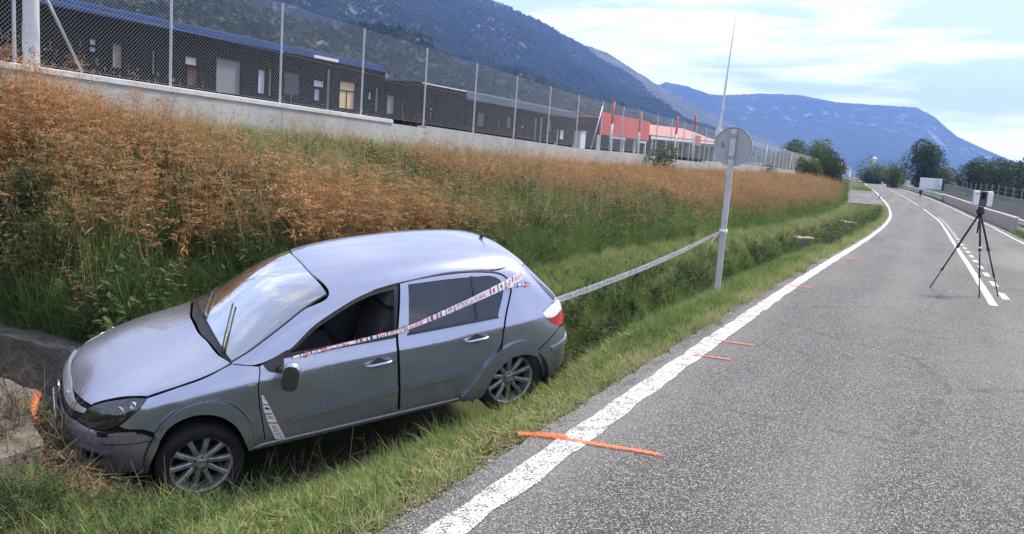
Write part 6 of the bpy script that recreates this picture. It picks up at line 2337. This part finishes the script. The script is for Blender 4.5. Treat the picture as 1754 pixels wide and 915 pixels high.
# verge, ditch sides and the green strip beyond the ditch
for (n, y0, y1, s0, s1) in ((17000, 1.6, 12, 0.6, 1.25), (17000, 12, 34, 0.9, 1.8), (13000, 34, 80, 1.3, 2.3), (5000, 74, 150, 1.6, 2.8)):
    X, Y, xr = sample(n, -5.0, -0.16, y0, y1)
    q = frac(X, Y, xr)
    g = field(X, Y, 1.1, 12.0) + 0.5 * field(X, Y, 0.35, 13.0)
    edge_n = 0.10 * field(X, Y, 0.30, 14.0) + 0.10 * field(X, Y, 1.2, 15.0)
    ditch = np.exp(-((xr + 1.75) / 0.55) ** 2) * sstep(7.4, 8.8, Y) * sstep(70, 55, Y)
    kp = (xr < -0.26 + edge_n) & ~((Y > 75.5) & (Y < 123) & (xr > -3.8)) & ~nearcar(X, Y) & (q < 0.12) & (RNG.random(n) < np.clip(1.0 + 0.7 * g - 0.35 * ditch, 0.2, 1)) & clear_of_car(X, Y, ground_z(X, Y), -0.04) & pit_ok(X, Y)
    low = sstep(0.4, -0.1, q) * 0
    fresh = 0.60 + 0.26 * g - 0.42 * ditch + 0.16 * sstep(-2.3, -2.8, xr) * sstep(7, 9, Y) + 0.22 * sstep(-0.55, -0.30, xr) - 0.20 * (sstep(-2.3, -3.2, xr) * sstep(5.0, 3.5, Y))
    put('turf', 'turf_tuft', X, Y, kp, s0, s1, np.clip(fresh, 0.05, 0.95), 0.3)
    m = n // 3
    X, Y, xr = sample(m, -4.6, -0.6, y0, y1)
    q = frac(X, Y, xr)
    g = field(X, Y, 0.8, 21.0)
    ditch = np.exp(-((xr + 1.75) / 0.6) ** 2)
    kp = (q < 0.10) & ~nearcar(X, Y) & ~((Y > 75) & (Y < 123) & (xr > -4.0)) & (RNG.random(m) < np.clip(0.25 + 0.9 * g + 0.35 * ditch * sstep(7.4, 8.8, Y), 0.03, 0.9)) & clear_of_car(X, Y, ground_z(X, Y), 0.05) & pit_ok(X, Y)
    put('ditch_grass', 'meadow_tuft', X, Y, kp, 0.35, 0.75, np.clip(0.50 + 0.3 * g - 0.36 * ditch * sstep(7.4, 8.8, Y), 0.02, 0.9), 0.25)
    X, Y, xr = sample(n // 6, -4.3, -0.40, y0, min(y1, 75))
    kp = clear_of_car(X, Y, ground_z(X, Y), 0.02) & pit_ok(X, Y)
    put('broad_leaves', 'leaf_rosette', X, Y, kp, 0.5, 1.0, 0.45 + 0 * X, 0.3)
    X, Y, xr = sample(n // 4, -2.2, -0.26, y0, min(y1, 75))
    kp = clear_of_car(X, Y, ground_z(X, Y), 0.0)
    put('mown_litter', 'litter', X, Y, kp, 0.6, 1.2, 0.35 + 0 * X, 0.1, 0.012)
X, Y, xr = sample(2200, -2.7, -1.15, 8.0, 58)
g = field(X, Y, 1.6, 31.0)
put('ditch_weeds', 'green_weed', X, Y, (RNG.random(2200) < np.clip(0.6 + g, 0, 1)), 0.5, 1.0, np.clip(0.16 + 0.25 * g, 0, .5), 0.25)
X, Y, xr = sample(260, -1.15, -0.65, 24, 62)
put('verge_weeds', 'green_weed', X, Y, RNG.random(260) < 0.8, 0.8, 1.5, 0.45 + 0 * X, 0.2)
# rough growth in the foreground corner: broad weeds and dead twigs by the drain and the wheel
X, Y, xr = sample(950, -4.2, -1.5, 1.8, 3.75)
kp = clear_of_car(X, Y, ground_z(X, Y), 0.03) & pit_ok(X, Y)
put('corner_weeds', 'green_weed', X, Y, kp & ~nearcar(X, Y) & (RNG.random(950) < 0.5), 0.2, 0.45, 0.25 + 0 * X, 0.3)
X, Y, xr = sample(420, -4.4, -1.6, 2.4, 5.2)
kp = clear_of_car(X, Y, ground_z(X, Y), 0.0) & pit_ok(X, Y)
put('dead_twigs', 'dead_twig', X, Y, kp & (RNG.random(420) < 0.6), 0.5, 1.0, 0.6 + 0 * X, 0.35)
# growth on top of the drain walls
X, Y = -8 + 4.4 * RNG.random(260), 2.95 + 0.65 * RNG.random(260)
Zt = np.full(260, -0.46)
scatter('drain_weeds', 'green_weed', np.stack([X, Y, Zt], 1), rnd_rot(260, .3), 0.12 + 0.16 * RNG.random(260), np.full(260, 0.2))
X, Y = -8 + 4.5 * RNG.random(60), 3.45 + 0.55 * RNG.random(60)
scatter('drain_litter', 'litter', np.stack([X, Y, np.full(60, -0.435)], 1), rnd_rot(60, .05), 0.5 + 0.7 * RNG.random(60), np.full(60, 0.15))
X, Y = -8 + 3.8 * RNG.random(420), 5.05 + 0.4 * RNG.random(420)
scatter('bank_foot_grass', 'meadow_tuft', np.stack([X, Y, np.full(420, -0.46) + 0.25 * (Y - 5.0)], 1), rnd_rot(420, .3), 0.5 + 0.7 * RNG.random(420), np.full(420, 0.32))
# dead brush and litter caught between the drain wall and the bumper
X, Y = -4.5 + 1.9 * RNG.random(520), 2.5 + 1.25 * RNG.random(520)
onslab = (Y > 3.05 + 0.0 * X) & (X < -3.35) & (Y < 3.30 - 0.55 * (X + 3.35))
Zb = np.maximum(ground_z(X, Y), np.where(onslab, -0.46, -9))
okb = clear_of_car(X, Y, Zb, 0.02)
for nm, ky, a, b, lo, hi, tn_ in (('brush_twigs', 'dead_twig', 0, 70, 0.35, 0.7, 0.5), ('brush_litter', 'litter', 190, 400, 0.5, 1.1, 0.15), ('brush_weeds', 'green_weed', 400, 425, 0.12, 0.25, 0.2)):
    k_ = okb[a:b]
    scatter(nm, ky, np.stack([X[a:b][k_], Y[a:b][k_], Zb[a:b][k_] - 0.01], 1), rnd_rot(int(k_.sum()), .35), lo + (hi - lo) * RNG.random(int(k_.sum())), np.full(int(k_.sum()), tn_))
X, Y = -4.15 + 1.0 * RNG.random(260), 3.30 + 0.60 * RNG.random(260)
Zb = ground_z(X, Y)
kb = clear_of_car(X, Y, Zb, 0.0) | (RNG.random(260) < 0.1)
kb &= RNG.random(260) < 0.4
scatter('brush_twigs', 'dead_twig', np.stack([X[kb], Y[kb], Zb[kb]], 1), rnd_rot(int(kb.sum()), .3), 0.7 + 0.6 * RNG.random(int(kb.sum())), np.full(int(kb.sum()), 0.55))
X, Y = -4.2 + 1.3 * RNG.random(300), 3.25 + 0.6 * RNG.random(300)
scatter('brush_litter', 'litter', np.stack([X, Y, ground_z(X, Y) + 0.03], 1), rnd_rot(300, .3), 0.7 + 0.8 * RNG.random(300), np.full(300, 0.2))
X, Y, xr = sample(2600, -0.62, -0.20, 1.8, 30, 1.4)
scatter('edge_gravel', 'pebble', np.stack([X, Y, np.where(xr > -0.30, zroad(Y), ground_z(X, Y)) + 0.0], 1), rnd_rot(2600, .0), 0.4 + 0.6 * RNG.random(2600), 0.7 + 0.2 * RNG.random(2600))
# right-hand verge
X, Y, xr = sample(5200, 6.0, 7.9, 24, 140)
put('right_verge_grass', 'turf_tuft', X, Y, (xr > 6.05) & ~((xr < 6.75) & (Y > 52.8) & (Y < 98.5)), 1.0, 2.2, 0.6 + 0 * X, 0.3)
X, Y, xr = sample(3000, 8.0, 26, 26, 200)
put('field_grass', 'meadow_tuft', X, Y, np.ones(3000, bool), 0.8, 1.6, 0.6 + 0 * X, 0.2)

# woodland on the lower mountainside: ragged crowns, too many to count
hill = bpy.data.objects['hill']
hv = np.empty(len(hill.data.vertices) * 3)
hill.data.vertices.foreach_get('co', hv)
hv = hv.reshape(-1, 3)
cr = np.empty(len(hv))
hill.data.attributes['crest'].data.foreach_get('value', cr)
okh = (cr > 0.03) & (cr < 0.985) & (hv[:, 1] > -50) & (hv[:, 1] < 1900)
wv = hv[okh]
wv = wv[RNG.random(len(wv)) < np.clip(1.0 + 0.8 * field(wv[:, 0], wv[:, 1], 130, 3.0), 0.15, 1.0) * 0.95]
n = len(wv)
wv = wv + np.stack([RNG.normal(0, 2.5, n), RNG.normal(0, 2.5, n), np.full(n, 0.2)], 1)
tn = 0.42 + 0.35 * field(wv[:, 0], wv[:, 1], 60, 8.0) + 0.25 * field(wv[:, 0], wv[:, 1], 14, 9.0)
scatter('woodland', 'far_tree', wv, np.stack([np.zeros(n), np.zeros(n), RNG.random(n) * 6.28], 1), 2.6 + 2.4 * RNG.random(n), tn)


# ------------------------------------------------------------------ trees and bushes one can tell apart
def tree_leaf(name, a, b, c):
    m = bpy.data.materials.new(name)
    m.use_nodes = True
    t = NT(m.node_tree)
    o_ = t.add('ShaderNodeOutputMaterial')
    lf = t.add('ShaderNodeAttribute', attribute_name='leaf', attribute_type='GEOMETRY')
    col = t.ramp(lf.outputs['Fac'], [(0.0, a), (0.5, b), (1.0, c)])
    d = t.add('ShaderNodeBsdfDiffuse')
    t.set(d, 'Color', col)
    tr = t.add('ShaderNodeBsdfTranslucent')
    t.set(tr, 'Color', col)
    mx = t.add('ShaderNodeMixShader')
    mx.inputs[0].default_value = 0.3
    t.t.links.new(d.outputs[0], mx.inputs[1])
    t.t.links.new(tr.outputs[0], mx.inputs[2])
    t.t.links.new(mx.outputs[0], o_.inputs['Surface'])
    return m


LEAF_M = tree_leaf('olive_tree_leaf', (0.055, 0.080, 0.026), (0.115, 0.145, 0.045), (0.20, 0.22, 0.075))
LEAF_D = tree_leaf('dark_tree_leaf', (0.034, 0.052, 0.018), (0.075, 0.100, 0.032), (0.135, 0.16, 0.055))
LEAF_B = tree_leaf('bright_bush_leaf', (0.07, 0.105, 0.026), (0.15, 0.20, 0.05), (0.24, 0.28, 0.08))
LEAF_P = tree_leaf('pale_bush_leaf', (0.07, 0.10, 0.06), (0.13, 0.17, 0.09), (0.22, 0.25, 0.15))


def tree(name, label, cat, x, y, h, wd, mat, n=2200, lobes=9, trunk=0.2, group=None, lsize=0.30, seed=1, low=0.25):
    rr = random.Random(seed)
    z = float(ground_z(np.array([x]), np.array([y]))[0])
    r = thing(name, label, cat, (x, y, z - 0.1), group)
    T = MB()
    tr_h = h * trunk
    T.tube([(0, 0, -0.1), (0.05 * wd * .2, 0, tr_h), (0, 0.03 * wd, h * 0.62)], [0.035 * h + .03, 0.026 * h + .02, 0.008 * h], 8)
    cen = []
    for k in range(lobes):
        a = rr.uniform(0, 6.283)
        zz_ = h * (low + (0.86 - low) * (k + 0.5) / lobes)
        prof = math.sin(math.pi * min(0.97, (zz_ / h - low * 0.6) / (1.05 - low * 0.6))) ** 0.6
        rad = wd / 2 * prof * rr.uniform(0.25, 0.68)
        c = Vector((math.cos(a) * rad, math.sin(a) * rad, zz_))
        cen.append((c, wd * rr.uniform(0.20, 0.34) * (0.65 + 0.5 * prof)))
        T.tube([(0, 0, tr_h + (zz_ - tr_h) * 0.3), tuple(c * 0.55 + Vector((0, 0, zz_ * 0.38))), tuple(c)], [0.012 * h, 0.008 * h, 0.003 * h], 5)
    T.build('trunk', BARK, r, smooth=True)
    P = Plant()
    for k in range(n):
        c, rad = rr.choice(cen)
        d = Vector((rr.gauss(0, 1), rr.gauss(0, 1), rr.gauss(0, 1))).normalized()
        q = c + d * rad * rr.uniform(0.45, 1.0) ** 0.5 * Vector((1, 1, 0.8)).length / 1.62
        if q.z < 0.05 * h:
            q.z = 0.05 * h + rr.random() * 0.2
        dd = Vector((rr.gauss(0, 1), rr.gauss(0, 1), rr.gauss(0, 0.6))).normalized()
        nn = (d + Vector((rr.gauss(0, .5), rr.gauss(0, .5), rr.gauss(0, .5)))).normalized()
        if abs(dd.dot(nn)) > 0.97:
            continue
        P.leaf(q, dd, nn, lsize * rr.uniform(.6, 1.3), lsize * rr.uniform(.4, .8), 0, min(1, max(0, rr.gauss(0.45, 0.25))), 0.2)
    o = P.make('crown', [mat])
    link(o, r)
    return r


tree('roadside_tree', 'big dark leafy tree leaning right beside the far road', 'tree', 0.6, 170, 9.4, 7.2, LEAF_D, 8500, 16, 0.16, None, 0.36, 3, 0.14)
tree('roadside_tree', 'smaller bright green tree left of the big roadside tree', 'tree', -4.9, 176, 4.6, 4.6, LEAF_B, 3000, 9, 0.1, None, 0.3, 4, 0.1)
for k, (x, y, h, wd, mt, lb) in enumerate(((8.4, 165, 6.7, 6.5, LEAF_D, 'leftmost dark round tree of the right-hand grove'), (12.2, 158, 6.9, 6.0, LEAF_M, 'lighter olive tree in the middle of the right-hand grove'), (15.6, 162, 7.2, 6.5, LEAF_D, 'dark tree at the right border of the grove'), (19.5, 160, 7.0, 6.0, LEAF_M, 'olive tree at the outer right end of the grove'))):
    tree('grove_tree', lb, 'tree', x, y, h, wd, mt, 6000, 12, 0.1, 'trees of the right-hand grove', 0.36, 20 + k, 0.08)
for k, (x, y, h, wd, mt, lb) in enumerate(((-19.6, 146, 6.6, 5.5, LEAF_M, 'olive tree just behind the far end of the fence'), (-16.5, 152, 7.2, 5.0, LEAF_B, 'light green poplar-like tree beyond the fence end'), (-14.2, 138, 5.0, 4.6, LEAF_M, 'middle olive tree left of the lay-by'))):
    tree('bank_tree', lb, 'tree', x, y, h, wd, mt, 4200, 11, 0.14, 'trees behind the fence end', 0.30, 40 + k, 0.14)
for k, (x, y, h, wd, mt, lb) in enumerate(((-10.0, 117, 3.6, 4.6, LEAF_D, 'dark bush overhanging the lay-by'), (-11.6, 124, 4.4, 4.2, LEAF_D, 'dark tall bush behind the overhanging one'), (-12.2, 108, 2.4, 4.0, LEAF_M, 'low olive bush on the end of the bank'))):
    tree('bush', lb, 'bush', x, y, h, wd, mt, 4000, 10, 0.05, 'bushes by the lay-by', 0.25, 60 + k, 0.05)
tree('wall_bush', 'green leafy bush on the bank under the red canopy', 'bush', -11.0, 41.8, 1.65, 2.0, LEAF_P, 900, 8, 0.05, None, 0.17, 71, 0.05)
tree('wall_bush', 'small pale bush on the bank right of the round sign', 'bush', -12.0, 80, 1.1, 1.8, LEAF_P, 420, 6, 0.05, None, 0.2, 72, 0.05)
HEDGE = [(-11, 222, 4, 6, 'low far tree beside the road where the guard rail starts'), (-9, 250, 5, 8, 'far tree right behind the distant van'), (-15, 300, 6, 11, 'wide far tree straight above the distant van'), (-20, 345, 6, 12, 'far round tree at the right of the vanishing road'),
         (-45, 300, 7, 12, 'far tree left of the vanishing road'), (-52, 350, 8, 14, 'tall far tree behind the lay-by bushes'), (-36, 260, 6, 9, 'small far tree at the left of the far road bend'), (-48, 410, 7, 14, 'far tree behind the white house'),
         (-10, 330, 6, 12, 'far tree under the white water tower'), (5, 240, 5, 9, 'far tree behind the big roadside tree'), (14, 290, 6, 12, 'far tree between the big tree and the sign board'), (30, 300, 7, 13, 'far tree seen above the white sign board'),
         (44, 270, 7, 12, 'far tree left of the right-hand grove'), (2, 390, 7, 16, 'broad far tree on the valley floor'), (-70, 470, 9, 18, 'farthest tree beyond the beige house'), (-22, 420, 8, 16, 'far dark tree beside the water tower'), (26, 420, 8, 18, 'far broad tree below the flat-topped mountain'), (-90, 380, 9, 18, 'far tree hidden behind the fence end'), (60, 380, 8, 18, 'far tree behind the grove')]
for k, (x, y, h, wd, lb) in enumerate(HEDGE):
    if y < 360 and -30 < x < 4:
        h, wd = h * 0.62, wd * 0.7
    tree('hedgerow_tree', lb, 'tree', x, y, h, wd, LEAF_M if k % 2 else LEAF_D, 1300, 9, 0.1, 'far hedgerow trees', 0.75, 90 + k, 0.05)
# ------------------------------------------------------------------ air between here and the mountains
m = MB()
m.box((-200, 1700, 215), (5400, 5800, 434))
haze = m.build('haze', [])
hm = bpy.data.materials.new('thin_blue_air')
hm.use_nodes = True
t = NT(hm.node_tree)
o_ = t.add('ShaderNodeOutputMaterial')
pv_ = t.add('ShaderNodeVolumePrincipled')
t.set(pv_, 'Color', (0.23, 0.43, 1.0))
pv_.inputs['Density'].default_value = 0.00025
pv_.inputs['Anisotropy'].default_value = 0.2
t.t.links.new(pv_.outputs[0], o_.inputs['Volume'])
haze.data.materials.append(hm)
tag(haze, kind='stuff')
